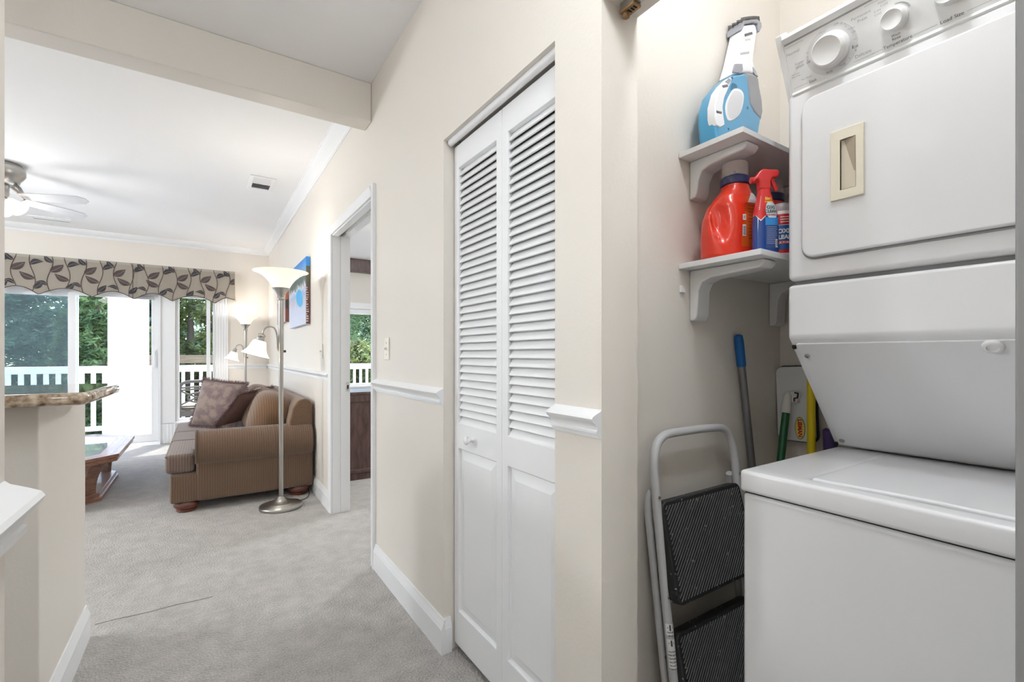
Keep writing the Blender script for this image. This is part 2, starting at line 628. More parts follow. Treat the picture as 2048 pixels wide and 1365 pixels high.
# ---- bedroom doorway: casing, jambs, head slot, strike plate
d2 = struct('door_2', loc=(X0, 3.12, 0))
CS = [(0, 0), (0, 0.012), (0.006, 0.014), (0.010, 0.011), (0.034, 0.016), (0.040, 0.019), (0.055, 0.020), (0.057, 0.018), (0.057, 0)]
def casing(yin, sgn, ytop):
    return MB().prism([(X0 - d, yin + sgn * a) for a, d in CS], 'z', 0, ytop)
obj('casing', casing(2.62, -1, 2.127), M_TRIM, d2, smooth=True, angle=25)
obj('casing', casing(3.622, 1, 2.127), M_TRIM, d2, smooth=True, angle=25)
obj('casing', MB().prism([(X0 - d, 2.070 + a) for a, d in CS], 'y', 2.62, 3.622), M_TRIM, d2, smooth=True, angle=25)
for y0, y1 in ((2.60, 2.625), (3.617, 3.64)):
    obj('jamb', MB().box(X0 + 0.001, X0 + 0.052, y0, y1, 0, 2.068), M_TRIM, d2)
    obj('jamb', MB().box(X0 + 0.060, X1 + 0.004, y0, y1, 0, 2.068), M_TRIM, d2)
    obj('door_stop', MB().box(X0 + 0.052, X0 + 0.060, y0 + (0.005 if y0 > 3 else 0), y1 - (0 if y0 > 3 else 0.005), 0, 2.068), M_TRIM, d2)
obj('head_jamb', MB().box(X0 + 0.001, X0 + 0.045, 2.625, 3.617, 2.062, 2.084), M_TRIM, d2)
obj('head_jamb', MB().box(X0 + 0.075, X1 + 0.004, 2.625, 3.617, 2.062, 2.084), M_TRIM, d2)
obj('head_slot', MB().box(X0 + 0.045, X0 + 0.075, 2.625, 3.617, 2.078, 2.084), M_NICKEL, d2)
sp = obj('strike_plate', MB().box(X0 + 0.098, X0 + 0.122, 3.613, 3.617, 0.905, 0.97), M_CHROME, d2, bevel=0.001)
obj('latch_hole', MB().box(X0 + 0.105, X0 + 0.116, 3.6122, 3.6136, 0.922, 0.952), M_DARK, sp)

# ---- louvred bifold door in the hall closet
d1 = struct('door_1', loc=(0.848, 1.338, 0))
XD0, XD1 = 0.834, 0.862
def leaf_panel(y0, y1):
    st = 0.036
    mb = MB()
    us = [y0, y0 + st, y1 - st, y1]
    ws = [0.032, 0.170, 0.812, 0.912, 1.916, 2.008]
    fr = wall_cells(us, ws, lambda u, w: not (y0 + st < u < y1 - st and (0.170 < w < 0.812 or 0.912 < w < 1.916)), 'x', XD0, XD1)
    p = obj('door_panel', fr, M_DOORP, d1, bevel=0.0025, seg=2)
    # raised lower panel: bevelled field
    a0, a1, b0, b1 = y0 + st, y1 - st, 0.170, 0.812
    vs = []
    for (i, x) in ((0.0, XD0 + 0.009), (0.006, XD0 + 0.012), (0.040, XD0 + 0.004), (0.040, XD0 + 0.004)):
        vs += [(x, a0 + i, b0 + i), (x, a1 - i, b0 + i), (x, a1 - i, b1 - i), (x, a0 + i, b1 - i)]
    fs = []
    for k in range(2):
        for q in range(4):
            r = (q + 1) % 4
            fs.append((k * 4 + q, k * 4 + r, k * 4 + 4 + r, k * 4 + 4 + q))
    fs.append((8, 9, 10, 11))
    obj('raised_panel', MB().add(vs, fs), M_DOORP, p)
    # slats: tilted, lower edge towards the hall
    z = 0.912 + 0.0143
    n = 35; pitch = (1.916 - 0.912) / n
    hw, th, ang = 0.0186, 0.0058, math.radians(59)
    ca, sa = math.cos(ang), math.sin(ang)
    cx = (XD0 + XD1) / 2 + 0.001
    poly = []
    for a, t in ((-hw, -th / 2), (hw, -th / 2), (hw, th / 2), (-hw, th / 2)):
        poly.append((cx + a * ca + t * sa, z + a * sa - t * ca))
    s0 = obj('slat', MB().prism(poly, 'y', y0 + st, y1 - st), M_DOORP, p, bevel=0.0015, seg=1)
    for k in range(1, n):
        clone(s0, (0, 0, pitch * k), p)
    return p
lp = leaf_panel(1.3275, 1.684)
rp = leaf_panel(0.990, 1.3265)
kp = [(0.004, 0), (0.011, 0.0), (0.009, 0.004), (0.0065, 0.010), (0.009, 0.016), (0.0145, 0.021), (0.0165, 0.027), (0.0145, 0.032), (0.008, 0.035), (0.002, 0.036)]
obj('door_knob', MB().lathe(kp, (XD0, 1.531, 0.862), 20, Matrix.Rotation(-PI / 2, 4, 'Y')), M_TRIM, lp, smooth=True)
obj('top_track', MB().prism([(0.806, 2.0325), (0.806, 2.020), (0.809, 2.014), (0.815, 2.010), (0.822, 2.010), (0.828, 2.0325)], 'y', 0.992, 1.686), M_TRIM, d1, smooth=True, angle=60)
obj('pivot', MB().tube([(0.848, 1.665, 2.006), (0.848, 1.665, 2.031)], 0.006), M_CHROME, d1, smooth=True)
obj('pivot', MB().tube([(0.848, 1.010, 2.006), (0.848, 1.010, 2.031)], 0.006), M_CHROME, d1, smooth=True)

# ---- laundry bifold: track and pivot bracket under the header, the folded pair of panels at the near jamb
d3 = struct('door_3', loc=(0.852, 0.43, 0))
obj('top_track', wall_cells([0.06, 0.80], [2.013, 2.0328], lambda u, w: True, 'x', 0.842, 0.862), M_NICKEL, d3)
M_BRASS = mat('dull_brass', (150, 122, 88), 0.45, 0.7, var=0.2, vscale=60)
pb = obj('pivot_bracket', MB().box(0.838, 0.866, 0.755, 0.800, 2.006, 2.013), M_BRASS, d3, bevel=0.002)
for k in range(5):
    obj('bracket_slot', MB().box(0.846, 0.858, 0.760 + 0.008 * k, 0.764 + 0.008 * k, 2.0052, 2.0065), M_DARK, pb)
obj('pivot_cup', MB().lathe([(0.006, -0.010), (0.009, -0.008), (0.009, 0.0), (0.004, 0.001)], (0.852, 0.790, 2.006), 16), M_BRASS, d3, smooth=True)
M_EDGE = mat('folded_door_shade', (140, 140, 141), 0.45)  # grey puts the shade on these white panels into their colour
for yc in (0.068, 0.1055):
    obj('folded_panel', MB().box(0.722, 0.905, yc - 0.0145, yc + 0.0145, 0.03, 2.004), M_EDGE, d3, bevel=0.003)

# ---- sliding balcony door
wd = struct('door_4', loc=(-1.9, YF + 0.05, 0))
def frame_mb(x0, x1, z0, z1, w, wb, y0, y1):
    return wall_cells([x0, x0 + w, x1 - w, x1], [z0, z0 + wb, z1 - w, z1],
                      lambda u, q: not (x0 + w < u < x1 - w and z0 + wb < q < z1 - w), 'y', y0, y1)
obj('door_frame', wall_cells([-3.3, -3.25, -0.513, -0.486], [0.0, 0.035, 1.99, 2.03], lambda u, q: not (-3.25 < u < -0.513 and 0.035 < q < 1.99), 'y', YF - 0.045, YF + 0.125), M_TRIM, wd, bevel=0.003)
fx = obj('fixed_panel', frame_mb(-3.24, -1.315, 0.036, 1.988, 0.085, 0.10, YF + 0.062, YF + 0.098), M_TRIM, wd, bevel=0.003)
obj('glass_pane', MB().box(-3.155, -1.40, YF + 0.078, YF + 0.082, 0.136, 1.903), M_GLASS, fx)
obj('insect_screen', MB().box(-3.155, -1.40, YF + 0.108, YF + 0.109, 0.136, 1.903), M_SCREEN, fx)
sl = obj('sliding_panel', frame_mb(-1.40, -0.516, 0.036, 1.988, 0.072, 0.10, YF + 0.008, YF + 0.046), M_TRIM, wd, bevel=0.003)
obj('glass_pane', MB().box(-1.328, -0.588, YF + 0.025, YF + 0.029, 0.136, 1.916), M_GLASS, sl)
hp = [(-0.552, YF - 0.002, 1.02), (-0.552, YF - 0.035, 1.03), (-0.552, YF - 0.045, 1.08), (-0.552, YF - 0.045, 1.16), (-0.552, YF - 0.035, 1.21), (-0.552, YF - 0.002, 1.22)]
obj('door_handle', MB().tube(smoothpoly(hp, 2, False), 0.008, 8), M_TRIM, sl, smooth=True)
obj('lock_plate', MB().box(-0.570, -0.534, YF - 0.004, YF + 0.008, 1.00, 1.25), M_TRIM, sl, bevel=0.002)
obj('security_catch', MB().box(-0.78, -0.56, YF - 0.018, YF + 0.008, 1.905, 1.945), mat('catch_grey', (205, 206, 208), 0.4), sl, bevel=0.003)
obj('threshold', MB().prism([(YF - 0.10, 0), (YF + 0.12, 0), (YF + 0.12, 0.034), (YF - 0.05, 0.03), (YF - 0.10, 0.006)], 'x', -3.3, -0.49), M_TRIM, wd)

# ---- narrow window beside it, fluted casings
w1 = struct('window_1', loc=(-0.10, YF, 0.27))
obj('window_frame', wall_cells([-0.324, -0.290, 0.020, 0.066, 0.095, 0.114], [0.272, 0.312, 1.96, 2.028], lambda u, q: not ((-0.290 < u < 0.020 or 0.066 < u < 0.095) and 0.312 < q < 1.96), 'y', YF + 0.02, YF + 0.09), M_TRIM, w1, bevel=0.003)
obj('glass_pane', MB().box(-0.290, 0.020, YF + 0.05, YF + 0.054, 0.312, 1.96), M_GLASS, w1)
obj('glass_pane', MB().box(0.066, 0.095, YF + 0.05, YF + 0.054, 0.312, 1.96), M_GLASS, w1)
obj('window_sill', MB().box(-0.333, 0.118, YF - 0.045, YF + 0.03, 0.250, 0.274), M_TRIM, w1, bevel=0.004)
obj('window_apron', MB().box(-0.333, 0.118, YF - 0.022, YF + 0.0, 0.170, 0.250), M_TRIM, w1, bevel=0.004)
obj('window_apron', MB().box(-0.333, 0.118, YF - 0.016, YF + 0.0, 0.0, 0.120), M_TRIM, w1, bevel=0.004)
def fluted(x0, x1, z0, z1, n, d=0.022):
    w = (x1 - x0) / n
    p = [(x0, YF), (x0, YF - d)]
    for k in range(n):
        c = x0 + w * (k + 0.5)
        p += [(c - w * 0.34, YF - d), (c - w * 0.22, YF - d + 0.008), (c + w * 0.22, YF - d + 0.008), (c + w * 0.34, YF - d)]
    p += [(x1, YF - d), (x1, YF)]
    return MB().prism(p, 'z', z0, z1)
obj('window_casing', MB().box(-0.488, -0.333, YF - 0.022, YF, 0.262, 2.10), M_TRIM, w1, bevel=0.003)
obj('plinth_block', fluted(-0.492, -0.329, 0, 0.258, 4, 0.034), M_TRIM, w1)
obj('window_casing', fluted(0.118, 0.276, 0, 2.12, 5, 0.026), M_TRIM, w1)

# ---- bedroom window, frame and panes
w2 = struct('window_2', loc=(2.15, YF, 0.67))
obj('window_frame', wall_cells([1.55, 1.59, 2.71, 2.75], [0.67, 0.71, 1.85, 1.93], lambda u, q: not (1.59 < u < 2.71 and 0.71 < q < 1.85), 'y', YF + 0.02, YF + 0.09), M_TRIM, w2, bevel=0.003)
obj('glass_pane', MB().box(1.59, 2.71, YF + 0.05, YF + 0.054, 0.71, 1.85), M_GLASS, w2)
obj('window_sill', MB().box(1.46, 2.84, YF - 0.05, YF + 0.02, 0.640, 0.672), M_TRIM, w2, bevel=0.004)
obj('casing', wall_cells([1.47, 1.55, 2.75, 2.83], [0.672, 1.93, 2.03], lambda u, q: not (1.55 < u < 2.75 and q < 1.93), 'y', YF - 0.02, YF), M_TRIM, w2, bevel=0.004)

# ================================================================== BAR
M_WALLP = M_WALL
pts = [(-2.6, 1.862), (-0.320, 1.862), (-0.302, 1.869), (-0.291, 1.888), (-0.275, 2.345), (-0.283, 2.390), (-0.312, 2.430), (-0.360, 2.455), (-2.6, 2.47)]
tag(obj('bar_counter', MB().prism(pts, 'z', 1.029, 1.067), M_GRANITE, bevel=0.016, seg=4),
    'polished brown granite bar top on the beige peninsula wall', 'countertop')

# ================================================================== LAUNDRY CENTRE
YL, YR = 0.633, -0.053
wt = thing('stacked_washer_dryer', 'white stacked washer and dryer filling the laundry closet', 'washer dryer', (1.42, 0.29, 0))
obj('washer_cabinet', MB().box(1.081, 1.76, YR + 0.002, YL - 0.002, 0.02, 0.850), M_ENAMEL, wt, bevel=0.010, seg=3)
obj('washer_foot', MB().lathe([(0.02, 0), (0.02, 0.02)], (1.13, YL - 0.06, 0), 12), M_BLACKP, wt)
obj('washer_foot', MB().lathe([(0.02, 0), (0.02, 0.02)], (1.13, YR + 0.06, 0), 12), M_BLACKP, wt)
obj('washer_foot', MB().lathe([(0.02, 0), (0.02, 0.02)], (1.70, YL - 0.06, 0), 12), M_BLACKP, wt)
obj('washer_foot', MB().lathe([(0.02, 0), (0.02, 0.02)], (1.70, YR + 0.06, 0), 12), M_BLACKP, wt)
top = obj('washer_top', wall_cells([YR, 0.075, 0.505, YL], [1.070, 1.118, 1.552, 1.770], lambda u, w: not (0.075 < u < 0.505 and 1.118 < w < 1.552), 'x', 0, 1), M_ENAMEL, wt)
# rebuild the washer top as a slab with a lid recess (cells above are in y/x; lift to height)
me = top.data
off = W[top.name]
for v in me.vertices:
    a, y, x = v.co.x + off.x, v.co.y + off.y, v.co.z + off.z
    v.co = Vector((x, y, 0.854 + 0.051 * a)) - wl(wt)
W[top.name] = Vector((0, 0, 0)) + wl(wt)
top.location = (0, 0, 0)
bmx = bmesh.new(); bmx.from_mesh(me); bmesh.ops.recalc_face_normals(bmx, faces=bmx.faces); bmx.to_mesh(me); bmx.free()
b = top.modifiers.new('bevel', 'BEVEL'); b.width = 0.009; b.segments = 4; b.limit_method = 'ANGLE'
for p in me.polygons: p.use_smooth = True
# washer lid with a finger scoop in its front lip
lid = [(1.126, 0.081), (1.126, 0.130), (1.134, 0.20), (1.139, 0.29), (1.134, 0.38), (1.126, 0.45), (1.126, 0.499), (1.548, 0.499), (1.548, 0.081)]
obj('washer_lid', MB().prism(lid, 'z', 0.862, 0.9065), M_ENAMEL, wt, bevel=0.006, seg=3)
obj('seam_line', MB().box(1.086, 1.755, YR + 0.006, YL - 0.006, 0.849, 0.855), M_DARK, wt)
# dryer pedestal: front panel, slanted lower panel
prof = [(1.297, 1.364), (1.297, 1.225), (1.572, 0.910), (1.77, 0.910), (1.77, 1.364)]
obj('lower_cabinet', MB().prism(prof, 'y', YR, YL), M_ENAMEL, wt, bevel=0.010, seg=3)
sdir = Vector((1.572 - 1.297, 0, 0.910 - 1.225)); L = sdir.length; sdir.normalize()
snor = Vector((-0.315, 0, -0.275)).normalized()
Ms = frame((1.297, (YL + YR) / 2, 1.225), (0, -1, 0), sdir)          # x: right, y: down the slope, z: outwards?
if (Ms.to_3x3() @ Vector((0, 0, 1))).dot(snor) < 0:
    Ms = frame((1.297, (YL + YR) / 2, 1.225), (0, 1, 0), sdir)
sp_ = MB().prism(rrect(YL - YR - 0.030, L - 0.030, 0.008, 3, 0, L / 2 + 0.004), 'z', -0.001, 0.004).xf(Ms)
sp = obj('slanted_panel', sp_, M_ENAMEL, wt, bevel=0.0015, seg=2)
def on_slope(y, s, z=0.004):
    return Vector((1.297, y, 1.225)) + sdir * s + snor * z
Q = snor.to_track_quat('Z', 'Y').to_matrix().to_4x4()
for y, s in ((0.600, 0.060), (0.604, L - 0.030), (-0.02, 0.060)):
    q = obj('screw', MB().lathe([(0.0070, 0), (0.0068, 0.002), (0.005, 0.0034), (0.001, 0.0036)], on_slope(y, s), 14, Q), M_NICKEL, sp, smooth=True)
obj('vent_button', MB().lathe([(0.0175, 0), (0.0165, 0.004), (0.0135, 0.0065), (0.0100, 0.0070), (0.0085, 0.0035), (0.001, 0.003)], on_slope(0.248, 0.034), 24, Q), M_ENAMEL2, sp, smooth=True)
for s in (0.030, L - 0.012):
    obj('edge_clip', MB().box(-0.004, 0.004, -0.005, 0.005, 0, 0.006).xf(Matrix.Translation(on_slope(YL - 0.009, s, 0)) @ Q), M_DARK, sp)
# dryer cabinet, door, handle
obj('dryer_seam', MB().box(1.312, 1.76, YR + 0.012, YL - 0.012, 1.362, 1.376), mat('seam_grey', (120, 120, 121), 0.6), wt)
obj('dryer_cabinet', MB().box(1.295, 1.77, YR, YL, 1.374, 1.868), M_ENAMEL, wt, bevel=0.014, seg=3)
obj('door_gap', MB().prism([(p[0] + 0.290, p[1] + 1.6305) for p in rrect(0.612, 0.417, 0.034, 6)], 'x', 1.2935, 1.2965), mat('door_gap_grey', (150, 150, 151), 0.5), wt)
dd = obj('dryer_door', MB().prism([(p[0] + 0.290, p[1] + 1.6305) for p in rrect(0.602, 0.407, 0.030, 6)], 'x', 1.279, 1.2945), M_ENAMEL, wt, bevel=0.006, seg=3)
hy, hz = 0.4868, 1.637
hb = wall_cells([hy - 0.0345, hy - 0.0185, hy + 0.0135, hy + 0.0345], [hz - 0.084, hz - 0.062, hz + 0.058, hz + 0.084],
                lambda u, w: not (hy - 0.0185 < u < hy + 0.0135 and hz - 0.062 < w < hz + 0.058), 'x', 1.272, 1.2805)
hd = obj('door_handle', hb, M_CREAM, dd, bevel=0.0015, seg=2)
hd['label'] = 'cream recessed pull'
# the pocket of the pull: a sloping trough
a0, a1, b0, b1 = hy - 0.0185, hy + 0.0135, hz - 0.062, hz + 0.058
obj('pull_pocket', MB().add([(1.272, a0, b0), (1.272, a1, b0), (1.272, a1, b1), (1.272, a0, b1), (1.2787, a0 + 0.001, b0), (1.2787, a1, b0), (1.2788, a1, b1), (1.2782, a0 + 0.001, b1)],
    [(4, 5, 6, 7), (0, 1, 5, 4), (1, 2, 6, 5), (2, 3, 7, 6), (3, 0, 4, 7)]), mat('cream_pocket', (214, 204, 184), 0.5), hd)
obj('pull_shade', MB().add([(1.2722, a0, b0), (1.2722, a0, b1), (1.2785, a0 + 0.026, b1), (1.2785, a0 + 0.006, hz - 0.02), (1.2785, a0 + 0.002, hz - 0.025)], [(0, 1, 2, 3, 4)]), mat('cream_shade', (172, 160, 142), 0.6), hd)  # shading of the pocket, put in as a darker cream sheet
# control panel
PB = Vector((1.300, YL, 1.862)); PU = Vector((-0.4055, 0, 0.914)); PR = Vector((0, -1, 0)); PN = Vector((-0.914, 0, -0.4055))
MP = frame(PB, PR, PU)
def face(a, b, z=0.0): return PB + PR * a + PU * b + PN * z
wP = YL - YR
cab = [(1.302, 1.858), (1.241, 1.996), (1.262, 2.012), (1.77, 2.012), (1.77, 1.868), (1.32, 1.868)]
obj('console_body', MB().prism(cab, 'y', YR + 0.004, YL - 0.004), M_ENAMEL, wt, bevel=0.003)
for a in (0.0, wP):
    s = 1 if a == 0 else -1
    obj('end_cap', MB().prism([(1.306, 1.853), (1.236, 2.002), (1.262, 2.020), (1.36, 2.020), (1.36, 1.869), (1.318, 1.869)], 'y', YL - a + 0.002 * s, YL - a - 0.014 * s), M_ENAMEL2, wt, bevel=0.002)
def bar_on_face(name, a0, a1, prof, m, parent):
    return obj(name, MB().prism(prof, 'z', a0, a1).xf(Matrix((( -0, 0, -0, 0), (0, 0, 0, 0), (0, 0, 0, 0), (0, 0, 0, 1)))) if False else
               MB().add([face(a, b, z) for a in (a0, a1) for b, z in prof],
                        [tuple(range(len(prof))), tuple(range(2 * len(prof) - 1, len(prof) - 1, -1))] + [(i, i + len(prof), (i + 1) % len(prof) + len(prof), (i + 1) % len(prof)) for i in range(len(prof))]), m, parent, smooth=True, angle=30)
cp = obj('control_panel', MB().add([face(a, b, 0.001) for a, b in ((0.016, 0.006), (wP - 0.016, 0.006), (wP - 0.016, 0.128), (0.016, 0.128))] + [face(a, b, -0.004) for a, b in ((0.016, 0.006), (wP - 0.016, 0.006), (wP - 0.016, 0.128), (0.016, 0.128))],
    [(0, 1, 2, 3), (7, 6, 5, 4), (0, 4, 5, 1), (1, 5, 6, 2), (2, 6, 7, 3), (3, 7, 4, 0)]), M_ENAMEL2, wt)
bar_on_face('console_lip', 0.015, wP - 0.015, [(0.126, 0), (0.131, 0.005), (0.140, 0.008), (0.148, 0.004), (0.148, -0.003), (0.126, -0.003)], M_ENAMEL2, wt)
bar_on_face('console_groove', 0.016, wP - 0.016, [(0.1235, 0), (0.1235, 0.0016), (0.1275, 0.0016), (0.1275, 0)], M_GREYPRINT, wt)
bar_on_face('console_lip', 0.015, wP - 0.015, [(-0.001, 0), (0.0, 0.005), (0.004, 0.0075), (0.008, 0.005), (0.0095, 0.001), (0.0095, -0.002), (-0.001, -0.002)], M_ENAMEL2, wt)
bar_on_face('console_lip', 0.015, wP - 0.015, [(-0.007, -0.004), (-0.0065, 0.003), (-0.003, 0.0045), (-0.001, 0.001), (-0.001, -0.004)], M_ENAMEL2, wt)
QP = PN.to_track_quat('Z', 'Y').to_matrix().to_4x4()
def knob(a, b, r, h, parent=cp):
    pr = [(r * 1.0, 0), (r * 0.985, h * 0.26), (r * 0.87, h * 0.34), (r * 0.84, h * 0.92), (r * 0.82, h), (r * 0.77, h * 1.04), (r * 0.74, h * 1.01), (0.001, h * 1.0)]
    return obj('dial_knob', MB().lathe(pr, face(a, b, 0.001), 48, QP), M_ENAMEL2, parent, smooth=True, angle=50)
MTXT = {}
def ptext(s, a, b, size, m=None, align='CENTER', bold=0.0):
    return text('lettering', s, size, MP @ Matrix.Translation((a, b, 0.0026)), m or M_GREYPRINT, cp, bold, align)
ring = obj('dial_ring', MB().lathe([(0.0545, 0), (0.054, 0.0008), (0.001, 0.0009)], face(0.1146, 0.0672, 0.0008), 56, QP), mat('dial_ring_grey', (214, 214, 215), 0.35), cp, smooth=True)
knob(0.1146, 0.0672, 0.0395, 0.031)
knob(0.2400, 0.0665, 0.0245, 0.026)
knob(0.3300, 0.0680, 0.0245, 0.026)
knob(0.4300, 0.0680, 0.0245, 0.026)
obj('dial_pointer', MB().add([face(0.1495, 0.0600, 0.0095), face(0.1530, 0.0630, 0.0094), face(0.1500, 0.0545, 0.0094)], [(0, 1, 2)]), M_GREYPRINT, cp)
obj('dial_mark', MB().add([face(0.1570, 0.0535, 0.0028), face(0.1588, 0.0540, 0.0028), face(0.1575, 0.0470, 0.0028), face(0.1557, 0.0465, 0.0028)], [(0, 1, 2, 3)]), M_DKPRINT, cp)
for s, a, b, z, m in (('Normal', 0.0330, 0.1010, 0.0098, None), ('Super', 0.0425, 0.0720, 0.0088, None), ('Wash', 0.0425, 0.0632, 0.0088, None),
        ('Pull Start', 0.0300, 0.0500, 0.0052, None), ('Push Stop', 0.0300, 0.0445, 0.0052, None), ('Pre Wash', 0.0525, 0.0305, 0.0060, None),
        ('Soak', 0.0650, 0.0175, 0.0092, M_DKPRINT), ('Off', 0.0625, 0.0630, 0.0068, M_DKPRINT), ('14', 0.0615, 0.0755, 0.0060, None), ('10', 0.0640, 0.0845, 0.0060, None), ('18', 0.0615, 0.0690, 0.0050, None),
        ('18', 0.0985, 0.0205, 0.0068, M_DKPRINT), ('20', 0.1065, 0.0200, 0.0068, M_DKPRINT), ('Off', 0.1330, 0.1145, 0.0066, None), ('10', 0.1430, 0.1105, 0.0060, None), ('6', 0.1500, 0.1060, 0.0060, None),
        ('Off', 0.1632, 0.0480, 0.0072, M_DKPRINT), ('8', 0.1620, 0.0405, 0.0066, None), ('Heavy', 0.1030, 0.1130, 0.0056, None), ('Medium', 0.1600, 0.0905, 0.0046, None), ('Light', 0.1640, 0.0810, 0.0046, None), ('Rinse', 0.1310, 0.0235, 0.0052, None),
        ('Permanent', 0.1815, 0.1060, 0.0088, None), ('Press', 0.1830, 0.0968, 0.0088, None), ('Delicate', 0.1745, 0.0265, 0.0098, None),
        ('Cold', 0.2120, 0.0985, 0.0066, None), ('Cold', 0.2120, 0.0915, 0.0066, None), ('Warm', 0.2230, 0.1110, 0.0068, None), ('Cold', 0.2250, 0.1040, 0.0068, None),
        ('Wash', 0.2375, 0.0345, 0.0072, M_DKPRINT), ('Rinse', 0.2375, 0.0275, 0.0072, M_DKPRINT), ('Temperature', 0.2385, 0.0180, 0.0098, M_DKPRINT), ('Load Size', 0.3290, 0.0180, 0.0098, M_DKPRINT)):
    ptext(s, a, b, z, m)
def line_on(a0, a1, b, t=0.0007):
    obj('printed_line', MB().add([face(a0, b - t / 2, 0.0016), face(a1, b - t / 2, 0.0016), face(a1, b + t / 2, 0.0016), face(a0, b + t / 2, 0.0016)], [(0, 1, 2, 3)]), M_GREYPRINT, cp)
for a0, a1, b in ((0.019, 0.052, 0.0185), (0.019, 0.060, 0.1175), (0.155, 0.196, 0.0175), (0.190, 0.212, 0.0180), (0.266, 0.306, 0.0180), (0.352, 0.392, 0.0180), (0.190, 0.260, 0.1190)):
    line_on(a0, a1, b)
for k in range(11):
    t = math.radians(-78 + k * 15)
    r0, r1 = 0.0465, 0.0525
    c = face(0.1146, 0.0672, 0.0026)
    d = PR * math.cos(t) + PU * math.sin(t); e = (PU * math.cos(t) - PR * math.sin(t)) * 0.0004
    if k in (1, 2, 5, 8): obj('dial_tick', MB().add([c + d * r0 - e, c + d * r1 - e, c + d * r1 + e, c + d * r0 + e], [(0, 1, 2, 3)]), M_GREYPRINT, cp)
# warm to hot band round the temperature knob
bp = []
for k in range(9):
    t = math.radians(20 + k * 8); w = 0.0012 + 0.0022 * (1 - abs(k - 2) / 7)
    for r in (0.0275, 0.0275 + w):
        bp.append(face(0.2400 + r * math.cos(t), 0.0665 + r * math.sin(t), 0.0018))
obj('temperature_band', MB().add(bp, [(2 * k, 2 * k + 1, 2 * k + 3, 2 * k + 2) for k in range(8)]), M_GREYPRINT, cp)

# ================================================================== SHELVES
def shelf(zt, yf, label, drop):
    s = thing('wall_shelf', label, 'shelf', (1.5, 0.80, zt - drop), 'white bracket shelves above the washer')
    obj('shelf_board', MB().box(1.21, 1.806, yf, 0.909, zt - 0.016, zt), M_SHELF, s, bevel=0.0012, seg=1)
    for xc, w in ((1.293, 0.062), (1.760, 0.062)):
        zb = zt - 0.0165
        prof = [(0.909, zb), (yf + 0.020, zb), (yf + 0.018, zb - 0.010), (yf + 0.030, zb - 0.022), (0.838, zb - 0.030), (0.866, zb - 0.040), (0.878, zb - 0.064), (0.882, zb - drop + 0.018), (0.890, zb - drop + 0.004), (0.909, zb - drop)]
        obj('bracket', MB().prism(prof, 'x', xc - w / 2, xc + w / 2), M_SHELF, s, bevel=0.010, seg=4)
    return s
shelf(1.797, 0.705, 'upper white bracket shelf carrying the blue hand vacuum', 0.118)
shelf(1.458, 0.657, 'lower white bracket shelf carrying the red detergent bottles', 0.158)
tag(obj('wall_clip', MB().prism([(1.214, 1.371), (1.232, 1.371), (1.232, 1.377), (1.222, 1.392), (1.214, 1.392)], 'y', 0.901, 0.9095), M_WHITE, bevel=0.001), 'small white plastic clip on the wall under the lower shelf', 'clip')

# ================================================================== HAND VACUUM on the upper shelf
def lean(mb, z0=1.797, y0=0.825, k=0.125):
    def T(x, y, z):
        d = (z - 1.917) * k
        return (x + d * 1.65 + 0.008, y * 0.66 + y0 + (z - z0) * k, z + (d * (z - 1.18) / 1.3 if d > 0 else 0))
    mb.v = [T(*p) for p in mb.v]
    return mb
vac = thing('hand_vacuum', 'blue and white cordless hand vacuum standing on the upper shelf', 'vacuum cleaner', (1.36, 0.83, 1.797))
body = [(1.254, 1.7975), (1.243, 1.830), (1.236, 1.87), (1.236, 1.908), (1.254, 1.958), (1.308, 2.018), (1.331, 2.037), (1.402, 2.066), (1.420, 2.05), (1.424, 1.99), (1.440, 1.968), (1.490, 1.945), (1.478, 1.90), (1.446, 1.7975)]
obj('body', lean(MB().prism(body, 'y', -0.046, 0.046)), M_BLUE, vac, bevel=0.011, seg=4)
bowl = [(1.392, 2.060), (1.402, 2.071), (1.440, 2.080), (1.476, 2.079), (1.481, 2.045), (1.497, 2.003), (1.500, 1.966), (1.489, 1.930), (1.440, 1.945), (1.412, 1.968), (1.406, 2.01)]
obj('dust_bowl', lean(MB().prism(bowl, 'y', -0.050, 0.044)), M_SMOKE, vac, bevel=0.015, seg=4)
noz = [(1.328, 2.036), (1.340, 2.062), (1.353, 2.095), (1.390, 2.207), (1.396, 2.228), (1.470, 2.262), (1.483, 2.236), (1.462, 2.150), (1.458, 2.125), (1.466, 2.108), (1.484, 2.082), (1.440, 2.082), (1.395, 2.068)]
obj('nozzle', lean(MB().prism(noz, 'y', -0.037, 0.037)), M_VACW, vac, bevel=0.010, seg=3)
hdl = [(1.310, 2.020), (1.274, 1.986), (1.250, 1.957), (1.232, 1.907), (1.233, 1.870), (1.242, 1.843), (1.260, 1.842), (1.282, 1.856), (1.275, 1.885), (1.271, 1.912), (1.279, 1.943), (1.319, 2.014)]
h = obj('handle_cover', lean(MB().prism(hdl, 'y', -0.051, -0.010)), M_VACW, vac, bevel=0.0035, seg=2)
for a, b in (((1.268, 1.975), (1.292, 1.986)), ((1.238, 1.886), (1.262, 1.890))):
    obj('slide_switch', lean(MB().tube([(a[0], -0.0505, a[1]), (b[0], -0.0505, b[1])], 0.0040, 8)), mat('switch_grey', (110, 110, 114), 0.5), h, smooth=True)
obj('grip_patch', lean(MB().prism([(1.283, 1.996), (1.300, 2.012), (1.312, 2.010), (1.298, 1.992)], 'y', -0.0525, -0.049)), M_VACG, h)
ov = smoothpoly([(1.284, 1.925), (1.304, 1.962), (1.330, 1.992), (1.362, 2.001), (1.384, 1.994), (1.386, 1.972), (1.372, 1.930), (1.345, 1.898), (1.303, 1.872), (1.288, 1.895)], 2)
